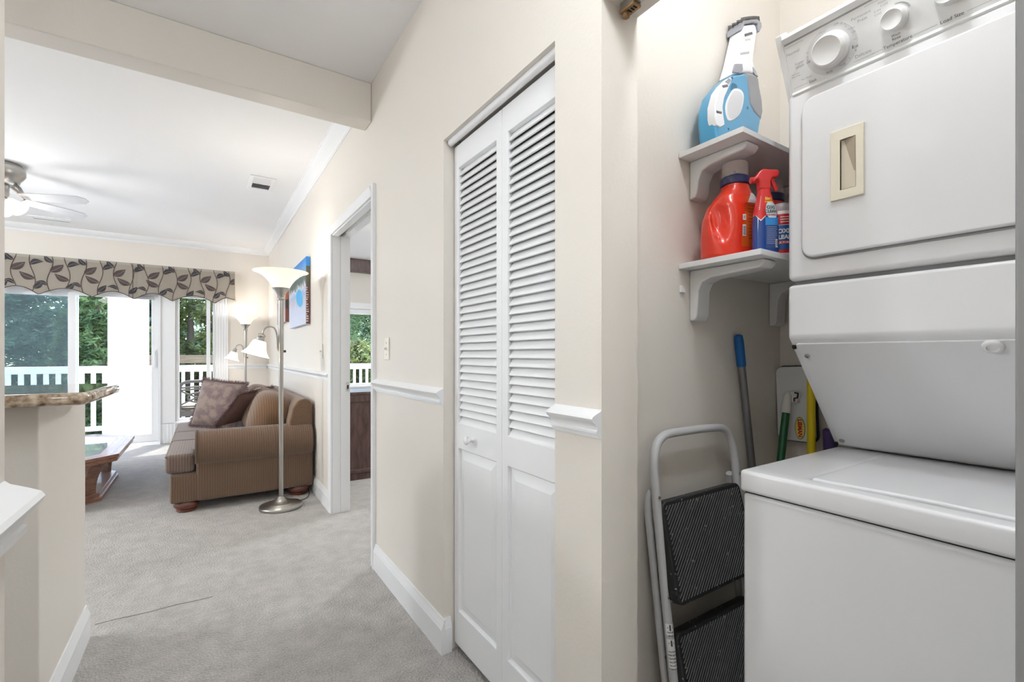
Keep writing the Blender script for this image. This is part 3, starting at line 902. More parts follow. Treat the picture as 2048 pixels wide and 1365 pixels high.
obj('side_cover', lean(MB().prism(ov, 'y', -0.0495, -0.040)), M_VACW, vac, bevel=0.003, seg=2)
ov2 = [((x - 1.335) * 0.84 + 1.335, (z - 1.937) * 0.84 + 1.937) for x, z in ov]
obj('cover_inset', lean(MB().prism(ov2, 'y', -0.0505, -0.046)), mat('cover_grey', (214, 213, 216), 0.45), vac, bevel=0.001)
obj('grip_shade', lean(MB().prism(smoothpoly([(1.318, 2.006), (1.345, 2.010), (1.352, 1.998), (1.330, 1.994), (1.312, 1.975)], 2), 'y', -0.0472, -0.040)), mat('blue_shadow_plastic', (40, 104, 140), 0.5), vac)  # darker blue patch stands for shade in a hollow not cut out
for x, z in ((1.406, 1.952), (1.322, 2.022), (1.283, 1.955), (1.303, 1.850)):
    obj('screw_hole', lean(MB().lathe([(0.0042, -0.0475), (0.001, -0.0478)], (0, 0, 0), 12, Matrix.Translation((x, 0, z)) @ Matrix.Rotation(PI / 2, 4, 'X') @ Matrix.Scale(-1, 4, (0, 0, 1)))), M_NAVY, vac)
for pl in ([(1.336, 2.048), (1.348, 2.080), (1.388, 2.094), (1.392, 2.074), (1.372, 2.058)], [(1.448, 2.106), (1.463, 2.100), (1.482, 2.082), (1.462, 2.082), (1.450, 2.088)]):
    obj('latch', lean(MB().prism(pl, 'y', -0.0395, -0.030)), M_VACG, vac, bevel=0.002)
obj('air_slot', lean(MB().prism([(1.402, 2.198), (1.446, 2.222), (1.450, 2.216), (1.404, 2.190)], 'y', -0.0385, -0.036)), mat('slot_grey', (96, 96, 100), 0.6), vac)
hp = [(1.386, 2.205), (1.384, 2.222), (1.396, 2.240), (1.440, 2.262), (1.478, 2.278), (1.504, 2.276), (1.506, 2.262), (1.490, 2.238), (1.484, 2.244), (1.480, 2.262), (1.452, 2.256), (1.402, 2.230), (1.392, 2.216)]
hd_ = obj('brush_head', lean(MB().prism(hp, 'y', -0.042, 0.042)), M_VACG, vac, bevel=0.004, seg=2)
br = MB()
for i in range(30):
    t = i / 29
    x, z = 1.390 + 0.110 * t, 2.236 + 0.062 * t - 0.012 * t * t
    for y in (-0.034, -0.012, 0.012, 0.034):
        br.tube([(x, y, z - 0.004), (x - 0.004, y, z + 0.011)], 0.0013, 4)
tag(obj('bristles', lean(br), M_BLACKP, hd_), None, None, kind='stuff')
def vtext(s, x, z, size, m=M_GREYPRINT, ang=25):
    y = -0.0252 + 0.825 + (z - 1.797) * 0.125
    M_ = Matrix.Translation((x, y, z)) @ Matrix.Rotation(PI / 2, 4, 'X') @ Matrix.Rotation(math.radians(ang), 4, 'Z')
    def bend(p):
        q = M_ @ p
        d = (q.z - 1.917) * 0.125
        return Vector((q.x + d * 1.65 + 0.008, -0.0258 + 0.825 + (q.z - 1.797) * 0.125, q.z + d * (q.z - 1.18) / 1.3))
    return text('lettering', s, size, None, m, vac, bend=bend)
vtext('dustbuster', 1.402, 2.135, 0.0135)
vtext('20V MAX', 1.420, 2.185, 0.0085)

# ================================================================== BOTTLES on the lower shelf
ZS = 1.458
def interp(tab, z):
    for a, b in zip(tab, tab[1:]):
        if z <= b[0]:
            t = (z - a[0]) / (b[0] - a[0])
            t = t * t * (3 - 2 * t) * 0.35 + t * 0.65
            return [a[k] + (b[k] - a[k]) * t for k in range(1, len(a))]
    return list(tab[-1][1:])
def loft(c, yaw, tab, n_exp=2.6, dent=None):
    cy, sy = math.cos(yaw), math.sin(yaw)
    def S(th, z, off=0.0):
        w, d, ox = interp(tab, z)
        ct, st = math.cos(th), math.sin(th)
        r = (abs(ct) ** n_exp + abs(st) ** n_exp) ** (-1 / n_exp)
        x = (w + off) * r * ct + ox
        y = (d + off) * r * st
        if dent and st < 0:
            x0, z0, rx, rz, dp = dent
            g = math.exp(-(((x - x0) / rx) ** 2 + ((z - z0) / rz) ** 2) ** 1.6)
            y += dp * g
        return Vector((c[0] + x * cy - y * sy, c[1] + x * sy + y * cy, c[2] + z))
    return S
def surf(S, z0, z1, nz, nt=56, t0=0, t1=2 * PI, off=0.0, cap=True):
    full = abs(t1 - t0 - 2 * PI) < 1e-6
    mb = MB().grid(lambda u, v: S(t0 + (t1 - t0) * u, z0 + (z1 - z0) * v, off), nt, nz, cu=full)
    if full and cap:
        mb.f.append(tuple(range(nt - 1, -1, -1)))
        mb.f.append(tuple(range((nz - 1) * nt, nz * nt)))
    return mb
def patch(name, S, t0, t1, z0, z1, m, parent, off=0.0006, shape=None):
    t0, t1 = math.radians(t0), math.radians(t1)
    def fn(u, v):
        if shape: u, v = shape(u, v)
        return S(t0 + (t1 - t0) * u, z0 + (z1 - z0) * v, off)
    return obj(name, MB().grid(fn, 14, 10), m, parent, smooth=True)
DET = [(0, 0.084, 0.050, 0), (0.006, 0.090, 0.055, 0), (0.07, 0.0905, 0.056, 0), (0.115, 0.087, 0.055, 0.001), (0.150, 0.077, 0.051, 0.003), (0.180, 0.058, 0.043, 0.006), (0.200, 0.043, 0.037, 0.008), (0.211, 0.036, 0.035, 0.009), (0.219, 0.034, 0.034, 0.009)]
M_CAP = mat('clear_cap_plastic', (240, 226, 220), 0.12, alpha=0.30, coat=0.4)
def detergent(c, yaw, label, full=True):
    t = thing('detergent_bottle', label, 'bottle', c, 'laundry products on the lower shelf')
    S = loft(c, yaw, DET, 2.7, (-0.062, 0.112, 0.020, 0.058, 0.034) if full else None)
    obj('bottle_body', surf(S, 0, 0.219, 60, 96), M_ORANGE, t, smooth=True, angle=60)
    cx, cy = S(0, 0.219), S(PI, 0.219)
    nc = (cx + cy) / 2
    obj('cap_collar', MB().lathe([(0.0355, 0), (0.0395, 0.003), (0.0395, 0.022), (0.036, 0.026), (0.014, 0.027), (0.014, 0.036), (0.008, 0.044), (0.001, 0.044)], nc, 36), M_NAVY, t, smooth=True)
    obj('measuring_cap', MB().lathe([(0.0365, 0.0265), (0.0360, 0.064), (0.034, 0.067), (0.001, 0.067)], nc, 36, cap=False), M_CAP, t, smooth=True)
    return t, S
dt, DS = detergent((1.302, 0.792, ZS), math.radians(-22), 'large orange-red detergent bottle with side handle and clear cap')
lb = patch('side_label', DS, 263, 316, 0.030, 0.178, mat('orange_label', (206, 84, 26), 0.4), dt, 0.0005, lambda u, v: (u + 0.16 * (1 - v) * 0 + (0.25 * v * v) * (1 - u), v))
patch('label_flap', DS, 277, 316, 0.158, 0.190, mat('pale_label', (222, 214, 220), 0.4), lb, 0.0011, lambda u, v: (u + 0.45 * v * (1 - u), v))
for z0, z1 in ((0.105, 0.122), (0.060, 0.092)):
    patch('label_code', DS, 264.5, 271.5, z0, z1, M_WHITE, lb, 0.0011)
for k in range(7):
    patch('barcode_bar', DS, 265.3, 270.7, 0.063 + 0.0038 * k, 0.0648 + 0.0038 * k, M_NAVY, lb, 0.0016)
patch('recycling_mark', DS, 266, 270, 0.109, 0.118, M_GREYPRINT, lb, 0.0016)
for k in range(11):
    patch('label_line', DS, 276, 306 - (k * 5) % 9, 0.052 + 0.0095 * k, 0.0545 + 0.0095 * k, mat('label_ink', (150, 58, 22), 0.5) if k == 0 else bpy.data.materials['label_ink'], lb, 0.0011)
detergent((1.545, 0.812, ZS), math.radians(-8), 'second orange-red detergent bottle half hidden behind the spray bottle', False)

# stain-remover spray bottle
SPR = [(0, 0.031, 0.020, 0), (0.005, 0.0335, 0.0225, 0), (0.060, 0.0335, 0.0225, 0), (0.095, 0.0325, 0.0220, 0), (0.120, 0.0285, 0.0205, -0.001), (0.150, 0.0200, 0.0170, -0.003), (0.166, 0.0160, 0.0155, -0.004), (0.176, 0.0150, 0.0150, -0.004)]
sc = (1.292, 0.689, ZS)
syaw = math.radians(-36)
st = thing('spray_bottle', 'blue stain remover spray bottle with red trigger top', 'bottle', sc, 'laundry products on the lower shelf')
SS = loft(sc, syaw, SPR, 2.4)
M_SBLUE = mat('blue_bottle', (22, 66, 140), 0.2, coat=0.4, var=0.05)
obj('bottle_body', surf(SS, 0, 0.104, 30), M_SBLUE, st, smooth=True, angle=60)
obj('shrink_sleeve', surf(SS, 0.104, 0.176, 20, off=0.0003), M_REDP, st, smooth=True, angle=60)
def vee(u, v):
    return (u, v * (1 - 0.0) - (1 - v) * 0 + 0)
t0_, t1_ = math.radians(205), math.radians(262)
obj('sleeve_chevron', MB().grid(lambda u, v: SS(t0_ + (t1_ - t0_) * u, 0.105 - v * 0.016 * (1 - abs(2 * u - 1)), 0.0006), 15, 4), M_REDP, st, smooth=True)
obj('chevron_edge', MB().grid(lambda u, v: SS(t0_ + (t1_ - t0_) * u, 0.1055 - (0.016 + 0.0018 * v) * (1 - abs(2 * u - 1)) - 0.0016 * v, 0.0009), 15, 3), M_WHITE, st, smooth=True)
sl_ = patch('front_label', SS, 254, 318, 0.012, 0.088, mat('label_blue', (44, 70, 132), 0.35), st, 0.0007)
patch('label_band', SS, 252, 318, 0.074, 0.096, mat('label_sky', (44, 130, 200), 0.35), sl_, 0.0010)
patch('logo_field', SS, 254, 314, 0.094, 0.138, mat('label_silver', (190, 206, 214), 0.35), sl_, 0.0012, lambda u, v: (0.5 + (u - 0.5) * (1 - 0.5 * abs(2 * v - 1) ** 3), v))
def ctext(S, s, th, z, size, m, parent, rad, off=0.0018, bold=0.0, xs=1.0):
    th = math.radians(th)
    return text('lettering', s, size, None, m, parent, bold, bend=lambda p: S(th + p.x / rad, z + p.y, off), xs=xs)
ctext(SS, 'OXI', 280, 0.1225, 0.0125, M_DKPRINT, sl_, 0.024, bold=0.0005, xs=0.85)
ctext(SS, 'CLEAN', 280, 0.1115, 0.0115, M_DKPRINT, sl_, 0.024, bold=0.0004, xs=0.72)
ctext(SS, 'MAX FORCE', 279, 0.1015, 0.0060, M_REDP, sl_, 0.024, bold=0.0002, xs=0.68)
M_YEL = mat('label_yellow', (240, 212, 60), 0.5)
ctext(SS, '5in1', 276, 0.1475, 0.0110, M_YEL, st, 0.018, 0.0015, bold=0.0004, xs=0.8)
ctext(SS, 'POWER', 276, 0.1385, 0.0062, M_YEL, st, 0.020, 0.0015, bold=0.0002, xs=0.8)
M_INK = mat('label_pale_ink', (150, 170, 206), 0.5)
for k in range(9):
    patch('label_line', SS, 258, 300 + (k * 7) % 10, 0.024 + 0.0055 * k, 0.0255 + 0.0055 * k, M_INK, sl_, 0.0012)
patch('barcode', SS, 297, 309, 0.014, 0.036, M_WHITE, sl_, 0.0013)
for k in range(6):
    patch('barcode_bar', SS, 298 + 1.8 * k, 298.9 + 1.8 * k, 0.016, 0.034, M_DKPRINT, sl_, 0.0017)
for k in range(8):
    patch('sleeve_dot', SS, 222, 226, 0.118 + 0.005 * k, 0.121 + 0.005 * k, M_WHITE, st, 0.0008)
# trigger head, built in the bottle's own plane
TH = Matrix.Translation((sc[0], sc[1], ZS)) @ Matrix.Rotation(syaw, 4, 'Z')
hp = [(-0.036, 0.196), (-0.037, 0.206), (-0.030, 0.212), (-0.018, 0.228), (-0.010, 0.232), (0.030, 0.229), (0.033, 0.220), (0.030, 0.210), (0.014, 0.207), (0.010, 0.198), (0.011, 0.176), (-0.019, 0.176), (-0.020, 0.196), (-0.024, 0.203)]
obj('trigger_head', MB().prism(hp, 'y', -0.012, 0.012).xf(TH), M_REDP, st, bevel=0.004, seg=3)
obj('trigger_lever', MB().tube([tuple(TH @ Vector(p)) for p in ((0.018, 0, 0.212), (0.019, 0, 0.200), (0.024, 0, 0.188), (0.030, 0, 0.174))], 0.0055, 8), M_REDP, st, smooth=True)
obj('spray_nozzle', MB().lathe([(0.009, 0), (0.009, 0.010), (0.006, 0.012), (0.001, 0.012)], (0, 0, 0), 12, TH @ Matrix.Translation((-0.030, 0, 0.204)) @ Matrix.Rotation(-PI / 2, 4, 'Y')), M_REDP, st, smooth=True)

# stain-remover powder tub
oc = (1.386, 0.694, ZS)
OX = [(0, 0.036, 0.036, 0), (0.006, 0.038, 0.038, 0), (0.060, 0.0385, 0.0385, 0), (0.112, 0.0375, 0.0375, 0), (0.128, 0.0345, 0.0345, 0)]
ot = thing('stain_remover_tub', 'white stain remover tub with clear cap beside the dryer', 'tub', oc, 'laundry products on the lower shelf')
OS = loft(oc, 0.0, OX, 2.0)
obj('tub_body', surf(OS, 0, 0.128, 24), M_WHITE, ot, smooth=True, angle=60)
patch('red_band', OS, 140, 300, 0.088, 0.118, M_REDP, ot, 0.0006)
ob = patch('blue_band', OS, 140, 300, 0.014, 0.086, mat('label_deep_blue', (40, 96, 168), 0.3, var=0.3, vscale=40), ot, 0.0006)
patch('red_foot', OS, 140, 300, 0.008, 0.018, M_REDP, ot, 0.0009)
ctext(OS, 'OXI', 216, 0.0690, 0.0165, M_WHITE, ob, 0.038, 0.0012, 0.0009)
ctext(OS, 'CLEAN', 215, 0.0520, 0.0150, M_WHITE, ob, 0.038, 0.0012, 0.0009)
patch('red_strip', OS, 188, 250, 0.033, 0.042, M_REDP, ob, 0.0010)
ctext(OS, 'MAX FORCE', 216, 0.0372, 0.0078, M_WHITE, ob, 0.038, 0.0014, 0.0003)
for k in range(3):
    patch('label_line', OS, 204, 236, 0.094 + 0.007 * k, 0.0965 + 0.007 * k, M_WHITE, ot, 0.0010)
obj('cap', MB().lathe([(0.0345, 0.126), (0.0340, 0.140), (0.029, 0.150), (0.018, 0.155), (0.001, 0.156)], oc, 32), mat('clear_tub_cap', (206, 208, 214), 0.15, alpha=0.6, coat=0.5), ot, smooth=True)

# ================================================================== POLES AND MOPS in the gap beside the washer
gp = thing('mop_pole', 'grey metal mop pole with a blue grip leaning on the laundry wall', 'mop', (1.69, 0.86, 0))
a, b = Vector((1.69, 0.868, 0.0)), Vector((1.512, 0.893, 1.205))
obj('pole', MB().tube([a, b], 0.0125, 14), mat('grey_steel_pole', (128, 128, 130), 0.35, 0.6), gp, smooth=True)
d = (b - a).normalized()
obj('grip', MB().tube([b - d * 0.066, b - d * 0.060, b + d * 0.02, b + d * 0.040, b + d * 0.044], [0.0135, 0.0150, 0.0150, 0.0130, 0.006], 16), mat('blue_grip', (10, 92, 160), 0.4), gp, smooth=True)

fm = thing('flat_mop', 'white flat mop stored head up on a green pole behind the washer', 'mop', (1.50, 0.84, 0))
FMh = Matrix.Translation((1.783, 0.8415, 1.003)) @ Matrix.Rotation(math.radians(-2), 4, 'X')
obj('mop_plate', MB().prism(rrect(0.128, 0.268, 0.024, 6), 'x', -0.009, 0.006).xf(FMh), mat('mop_white', (226, 228, 232), 0.3), fm, bevel=0.005, seg=3)
obj('mop_pad', MB().prism(rrect(0.136, 0.276, 0.028, 6), 'x', 0.006, 0.018).xf(FMh), mat('mop_pad_grey', (70, 72, 76), 0.9), fm, bevel=0.003)
P1 = Vector((1.748, 0.852, 1.032)); P0 = Vector((1.50, 0.842, 0.0)); dd_ = (P0 - P1).normalized()
obj('joint', MB().prism([(-0.016, -0.020), (0.020, -0.020), (0.020, 0.012), (0.004, 0.022), (-0.016, 0.018)], 'x', -0.030, -0.008).xf(Matrix.Translation((1.783, 0.838, 1.030))), M_WHITE, fm, bevel=0.003)
jm = obj('joint_clip', MB().tube([(1.750, 0.830, 1.045), (1.750, 0.818, 1.043), (1.750, 0.820, 1.028), (1.750, 0.832, 1.024), (1.750, 0.831, 1.014)], 0.003, 6), M_BLACKP, fm, smooth=True)
obj('pole_socket', MB().tube([P1 + dd_ * -0.012, P1 + dd_ * 0.0, P1 + dd_ * 0.05, P1 + dd_ * 0.062], [0.006, 0.012, 0.0145, 0.0145], 14), M_WHITE, fm, smooth=True)
obj('pole', MB().tube([P1 + dd_ * 0.06, P0], 0.0128, 14), mat('green_pole', (20, 92, 56), 0.35, coat=0.2), fm, smooth=True)
FL = FMh @ Matrix.Translation((-0.0098, -0.016, -0.086))
lm = frame((0, 0, 0), (0, -1, 0), (0, 0, 1))
def ell(w, h, x): return MB().prism([(w * math.cos(2 * PI * k / 28), h * math.sin(2 * PI * k / 28)) for k in range(28)], 'x', x, x + 0.0006).xf(FL)
lg = obj('logo_rim', ell(0.0175, 0.040, 0.0), mat('logo_green', (104, 124, 52), 0.5), fm)
obj('logo_field', ell(0.0155, 0.0375, -0.0006), mat('logo_yellow', (238, 216, 120), 0.5), lg)
text('lettering', 'LIBMAN', 0.0195, FL @ Matrix.Translation((-0.0012, 0, 0)) @ frame((0, 0, 0), (0, 0, -1), (0, -1, 0)), mat('logo_red', (196, 40, 30), 0.5), lg, bold=0.0007, xs=0.92)

yp = thing('broom_pole', 'yellow pole standing between the flat mop and the washer', 'broom', (1.735, 0.768, 0))
obj('pole', MB().tube([(1.735, 0.765, 0.03), (1.735, 0.769, 1.10)], 0.0128, 14), mat('yellow_pole', (232, 204, 20), 0.35, coat=0.2), yp, smooth=True)
obj('foot', MB().lathe([(0.016, 0), (0.016, 0.05), (0.013, 0.055)], (1.735, 0.765, 0), 14), M_BLACKP, yp, smooth=True)
pp = thing('duster', 'duster with a purple grip standing behind the washer', 'duster', (1.752, 0.716, 0))
obj('handle', MB().tube([(1.752, 0.700, 0.0), (1.752, 0.718, 0.90)], 0.010, 12), M_BLACKP, pp, smooth=True)
obj('grip', MB().tube([(1.752, 0.713, 0.78), (1.752, 0.7135, 0.80), (1.752, 0.719, 0.925), (1.752, 0.719, 0.932)], [0.016, 0.021, 0.021, 0.014], 14), mat('purple_grip', (70, 52, 104), 0.6), pp, smooth=True)
obj('grip_tip', MB().tube([(1.752, 0.719, 0.930), (1.752, 0.7195, 0.962)], 0.006, 10), M_WHITE, pp, smooth=True)

# ================================================================== FOLDED STEP STOOL
M_TREAD = mat('black_tread', (36, 36, 37), 0.5, bump=0.2, bscale=120)
n_, l_, p_ = nodes_of(M_TREAD)
tc_ = n_.new('ShaderNodeTexCoord'); no_ = n_.new('ShaderNodeTexNoise'); no_.inputs['Scale'].default_value = 75; no_.inputs['Detail'].default_value = 2
r_ = n_.new('ShaderNodeValToRGB'); e_ = r_.color_ramp.elements
e_[0].position = 0.69; e_[0].color = rgb((40, 40, 41)); e_[1].position = 0.74; e_[1].color = rgb((170, 170, 168))
l_.new(tc_.outputs['Object'], no_.inputs['Vector']); l_.new(no_.outputs['Fac'], r_.inputs[0]); l_.new(r_.outputs[0], p_.inputs['Base Color'])
ss = thing('step_stool', 'folded white tube step stool with black treads leaning on the laundry wall', 'step stool', (1.24, 0.80, 0))
RL = lambda z: (1.062 - 0.026 * z, 0.779 + 0.0977 * z, z)
RR = lambda z: (1.4515 - 0.026 * z, 0.779 + 0.0977 * z, z)
fr = [RL(0.012), RL(0.30), RL(0.58), RL(0.76), RL(0.835)]
arc1 = [(1.040, 0.863, 0.870), (1.046, 0.865, 0.905), (1.061, 0.868, 0.932), (1.086, 0.870, 0.948), (1.116, 0.8715, 0.954)]
arc2 = [(1.355, 0.8715, 0.952), (1.385, 0.870, 0.944), (1.407, 0.868, 0.925), (1.421, 0.865, 0.895), (1.429, 0.861, 0.855)]
rt = [RR(0.76), RR(0.58), RR(0.30), RR(0.012)]
obj('front_frame', MB().tube(smoothpoly(fr + arc1 + arc2 + rt, 2, False), 0.0125, 14), M_STEELW, ss, smooth=True)
for pts in ([(1.079, 0.818, 0.012), (1.064, 0.847, 0.30), (1.050, 0.871, 0.58), (1.041, 0.884, 0.74), (1.043, 0.884, 0.775), (1.052, 0.880, 0.795)],
            [(1.462, 0.820, 0.012), (1.452, 0.852, 0.30), (1.442, 0.868, 0.58), (1.436, 0.880, 0.74), (1.430, 0.878, 0.785), (1.424, 0.876, 0.795)]):
    obj('rear_leg', MB().tube(pts, 0.0105, 12), M_STEELW, ss, smooth=True)
for x, y, z in (RL(0), RR(0), (1.079, 0.818, 0), (1.462, 0.820, 0)):
    obj('foot_cap', MB().lathe([(0.013, 0), (0.0145, 0.004), (0.0145, 0.03), (0.012, 0.033)], (x, y, z), 14), M_BLACKP, ss, smooth=True)
for x, y, z in ((1.0385, 0.8445, 0.789), (1.0455, 0.819, 0.524), (1.430, 0.846, 0.80)):
    obj('rivet', MB().lathe([(0.0045, 0), (0.004, 0.0022), (0.001, 0.003)], (x, y - 0.002, z), 12, Matrix.Rotation(PI / 2, 4, 'X')), M_NICKEL, ss, smooth=True)
obj('rivet', MB().lathe([(0.0045, 0), (0.004, 0.0022), (0.001, 0.003)], (1.062, 0.8415, 0.345), 12, Matrix.Rotation(PI / 2, 4, 'X')), M_NICKEL, ss, smooth=True)
def tread(p0, p1, x0, x1, th):
    """slab whose face runs from the upper edge p0 (y, z) down to the lower edge p1"""
    v = Vector((0, p1[0] - p0[0], p1[1] - p0[1])); L_ = v.length; v.normalize()
    n = Vector((0, v.z, -v.y))
    if n.y > 0: n = -n
    Mx = Matrix(((1, v.x, n.x, x0), (0, v.y, n.y, p0[0]), (0, v.z, n.z, p0[1]), (0, 0, 0, 1)))
    w = x1 - x0
    t = obj('tread', MB().prism([(p[0] + w / 2, p[1] + L_ / 2) for p in rrect(w, L_, 0.022, 4)], 'z', -th, 0).xf(Mx), M_TREAD, ss, bevel=0.005, seg=2)
    rb = MB()
    n_r = 27
    sl = 1.0
    for k in range(-26, n_r + 2):
        xa = 0.012 + (w - 0.024) * k / n_r
        pts = []
        ya, yb = 0.012, L_ - 0.012
        xb = xa
        xt = xa + sl * (yb - ya)      # x at the upper end
        # line from (xt, ya) to (xb, yb), clipped to the tread
        q0, q1 = Vector((xt, ya)), Vector((xb, yb))
        lo, hi = 0.012, w - 0.012
        if q1.x < lo:
            if q0.x < lo: continue
            q1 = q0 + (q1 - q0) * ((q0.x - lo) / (q0.x - q1.x))
        if q0.x > hi:
            if q1.x > hi: continue
            q0 = q1 + (q0 - q1) * ((hi - q1.x) / (q0.x - q1.x))
        e = 0.0017
        rb.add([(q0.x - e, q0.y, 0), (q0.x + e, q0.y, 0), (q1.x + e, q1.y, 0), (q1.x - e, q1.y, 0), (q0.x - e * .3, q0.y, 0.0024), (q0.x + e * .3, q0.y, 0.0024), (q1.x + e * .3, q1.y, 0.0024), (q1.x - e * .3, q1.y, 0.0024)],
               [(4, 5, 6, 7), (0, 1, 5, 4), (1, 2, 6, 5), (2, 3, 7, 6), (3, 0, 4, 7)])
    tag(obj('tread_ribs', rb.xf(Mx), M_TREAD2, t), None, None, kind='stuff')
M_TREAD2 = mat('tread_rib_wear', (80, 80, 80), 0.55, var=0.35, vscale=40)
tread((0.842, 0.774), (0.782, 0.512), 1.046, 1.424, 0.034)
tread((0.806, 0.424), (0.748, 0.165), 1.062, 1.432, 0.034)
obj('tread_pivot', MB().lathe([(0.011, 0), (0.010, 0.006), (0.001, 0.008)], (1.048, 0.800, 0.536), 14, Matrix.Rotation(-PI / 2, 4, 'Y')), M_BLACKP, ss, smooth=True)
# warning stickers wrapped round the left rail
def on_rail(p, zc, off=0.0133):
    z = zc + p.y
    cx, cy, _ = RL(z)
    t = math.radians(240) + p.x / 0.0128
    return Vector((cx + off * math.cos(t), cy + off * math.sin(t), z))
for z0, z1 in ((0.335, 0.415), (0.425, 0.455)):
    s_ = obj('warning_sticker', MB().grid(lambda u, v: on_rail(Vector((-0.0125 + 0.025 * u, (z0 - 0.375 + (z1 - z0) * v), 0)), 0.375, 0.0129), 12, 6), M_WHITE, ss, smooth=True)
    for k, w in enumerate(('CAUTION', 'KEEP BODY', 'CENTERED', 'ON STEPS', 'DO NOT', 'OVERREACH') if z1 < 0.42 else ('DANGER', 'METAL')):
        text('lettering', w, 0.0056, None, M_DKPRINT, s_, 0.0002, bend=lambda p, k=k: on_rail(p, z1 - 0.022 - 0.009 * k - (0 if z1 > 0.42 else 0.010), 0.0134), xs=0.8)
    obj('sticker_mark', MB().add([on_rail(Vector(q + (0,)), z1 - 0.010, 0.0134) for q in ((0, 0.009), (0.008, 0), (0, -0.009), (-0.008, 0))], [(0, 1, 2, 3)]), M_DKPRINT, s_)

# ================================================================== LIVING ROOM
# ---- floor lamps: torchiere bowl plus a side lamp on a gooseneck
def m_shade(name, es):
    return mat(name, (250, 244, 232), 0.35, emit=es, ecol=(255, 241, 218), trans=0.0)
M_SHADE = m_shade('frosted_glass_shade', 0.32)
M_SHADE2 = m_shade('lit_bell_glass', 1.15)
def floor_lamp(loc, sc, label, yaw, es2):
    x, y, _ = loc
    t = thing('floor_lamp', label, 'floor lamp', loc, 'brushed nickel floor lamps by the sofa')
    P = lambda dx, dz, dy=0: (x + (dx * math.cos(yaw) - dy * math.sin(yaw)) * sc, y + (dx * math.sin(yaw) + dy * math.cos(yaw)) * sc, dz * sc)
    def lat(name, prof, m, dz=0.0, n=40, c=None, M=None, cap=True, par=None):
        return obj(name, MB().lathe([(r * sc, z * sc) for r, z in prof], c or P(0, dz), n, M, cap), m, par or t, smooth=True, angle=50)
    lat('base', [(0.150, 0), (0.153, 0.004), (0.153, 0.020), (0.149, 0.026), (0.105, 0.034), (0.098, 0.041), (0.088, 0.044), (0.060, 0.056), (0.034, 0.070), (0.026, 0.084), (0.018, 0.090)], M_NICKEL)
    obj('pole', MB().tube([P(0, 0.085), P(0, 1.20)], 0.0165 * sc, 20), M_NICKEL, t, smooth=True)
    obj('pole', MB().tube([P(0, 1.195), P(0, 1.63)], 0.0190 * sc, 20), M_NICKEL, t, smooth=True)
    lat('collar', [(0.020, 1.600), (0.030, 1.604), (0.030, 1.612), (0.022, 1.622), (0.026, 1.640), (0.040, 1.665), (0.062, 1.690), (0.064, 1.694), (0.02, 1.694)], M_NICKEL)
    so, si = [], []
    for k in range(13):
        u = k / 12
        r = 0.058 + 0.135 * (0.55 * u + 0.45 * u ** 2.2)
        z = 1.690 + 0.128 * (1 - (1 - u) ** 1.35)
        so.append((r, z)); si.append((r - 0.004, z + 0.002))
    lat('glass_bowl', so + [(so[-1][0] + 0.003, 1.821)] + si[::-1], M_SHADE, n=56, cap=False)
    obj('bulb', MB().lathe([(0.001, 0), (0.020 * sc, 0.01 * sc), (0.028 * sc, 0.035 * sc), (0.02 * sc, 0.06 * sc), (0.001, 0.07 * sc)], P(0, 1.695), 16), mat('lit_bulb', (255, 244, 224), 0.4, emit=6), t, smooth=True)
    # side arm
    pts = smoothpoly([P(-0.014, 1.205), P(-0.026, 1.22), P(-0.026, 1.33), P(-0.045, 1.39), P(-0.085, 1.398), P(-0.118, 1.375), P(-0.128, 1.335)], 2, False)
    obj('side_arm', MB().tube(pts, 0.0062 * sc, 10), M_NICKEL, t, smooth=True)
    tilt = Matrix.Rotation(yaw, 4, 'Z') @ Matrix.Rotation(math.radians(16), 4, 'Y') @ Matrix.Rotation(PI, 4, 'X')
    top = Vector(P(-0.129, 1.338))
    obj('lamp_socket', MB().lathe([(0.010 * sc, -0.004 * sc), (0.022 * sc, 0.002 * sc), (0.030 * sc, 0.012 * sc), (0.022 * sc, 0.020 * sc), (0.027 * sc, 0.026 * sc), (0.027 * sc, 0.046 * sc), (0.034 * sc, 0.050 * sc), (0.034 * sc, 0.058 * sc), (0.01 * sc, 0.058 * sc)], top, 24, tilt), M_NICKEL, t, smooth=True, angle=50)
    bo = [(0.038, 0.054), (0.046, 0.062), (0.053, 0.085), (0.060, 0.110), (0.071, 0.135), (0.088, 0.156), (0.098, 0.166)]
    bi = [(r - 0.004, z + 0.001) for r, z in bo]
    obj('bell_shade', MB().lathe([(r * sc, z * sc) for r, z in bo + bi[::-1]], top, 40, tilt, cap=False), M_SHADE2, t, smooth=True)
    obj('switch_knob', MB().tube([P(0.014, 1.207), P(0.034, 1.207)], 0.009 * sc, 12), mat('dark_knob', (70, 68, 66), 0.4), t, smooth=True)
    lamp('bowl_bulb_light', 'POINT', P(0, 1.83), es2, (1, 0.97, 0.94), 0.05)
    lamp('bell_bulb_light', 'POINT', tuple(top + (tilt @ Vector((0, 0, 0.17 * sc)))), es2 * 0.35, (1, 0.97, 0.94), 0.04)
    return t
l1 = floor_lamp((0.492, 3.985, 0), 1.0, 'nearest brushed nickel floor lamp in front of the sofa arm', 0.0, 2.6)
obj('power_cord', MB().tube(smoothpoly([(0.60, 4.06, 0.010), (0.64, 4.075, 0.006), (0.69, 4.10, 0.005), (0.735, 4.20, 0.005), (0.762, 4.40, 0.005)], 2, False), 0.0035, 6), M_BLACKP, l1, smooth=True)
floor_lamp((0.472, 7.42, 0), 0.945, 'far brushed nickel floor lamp in the corner behind the sofa', 0.0, 1.5)

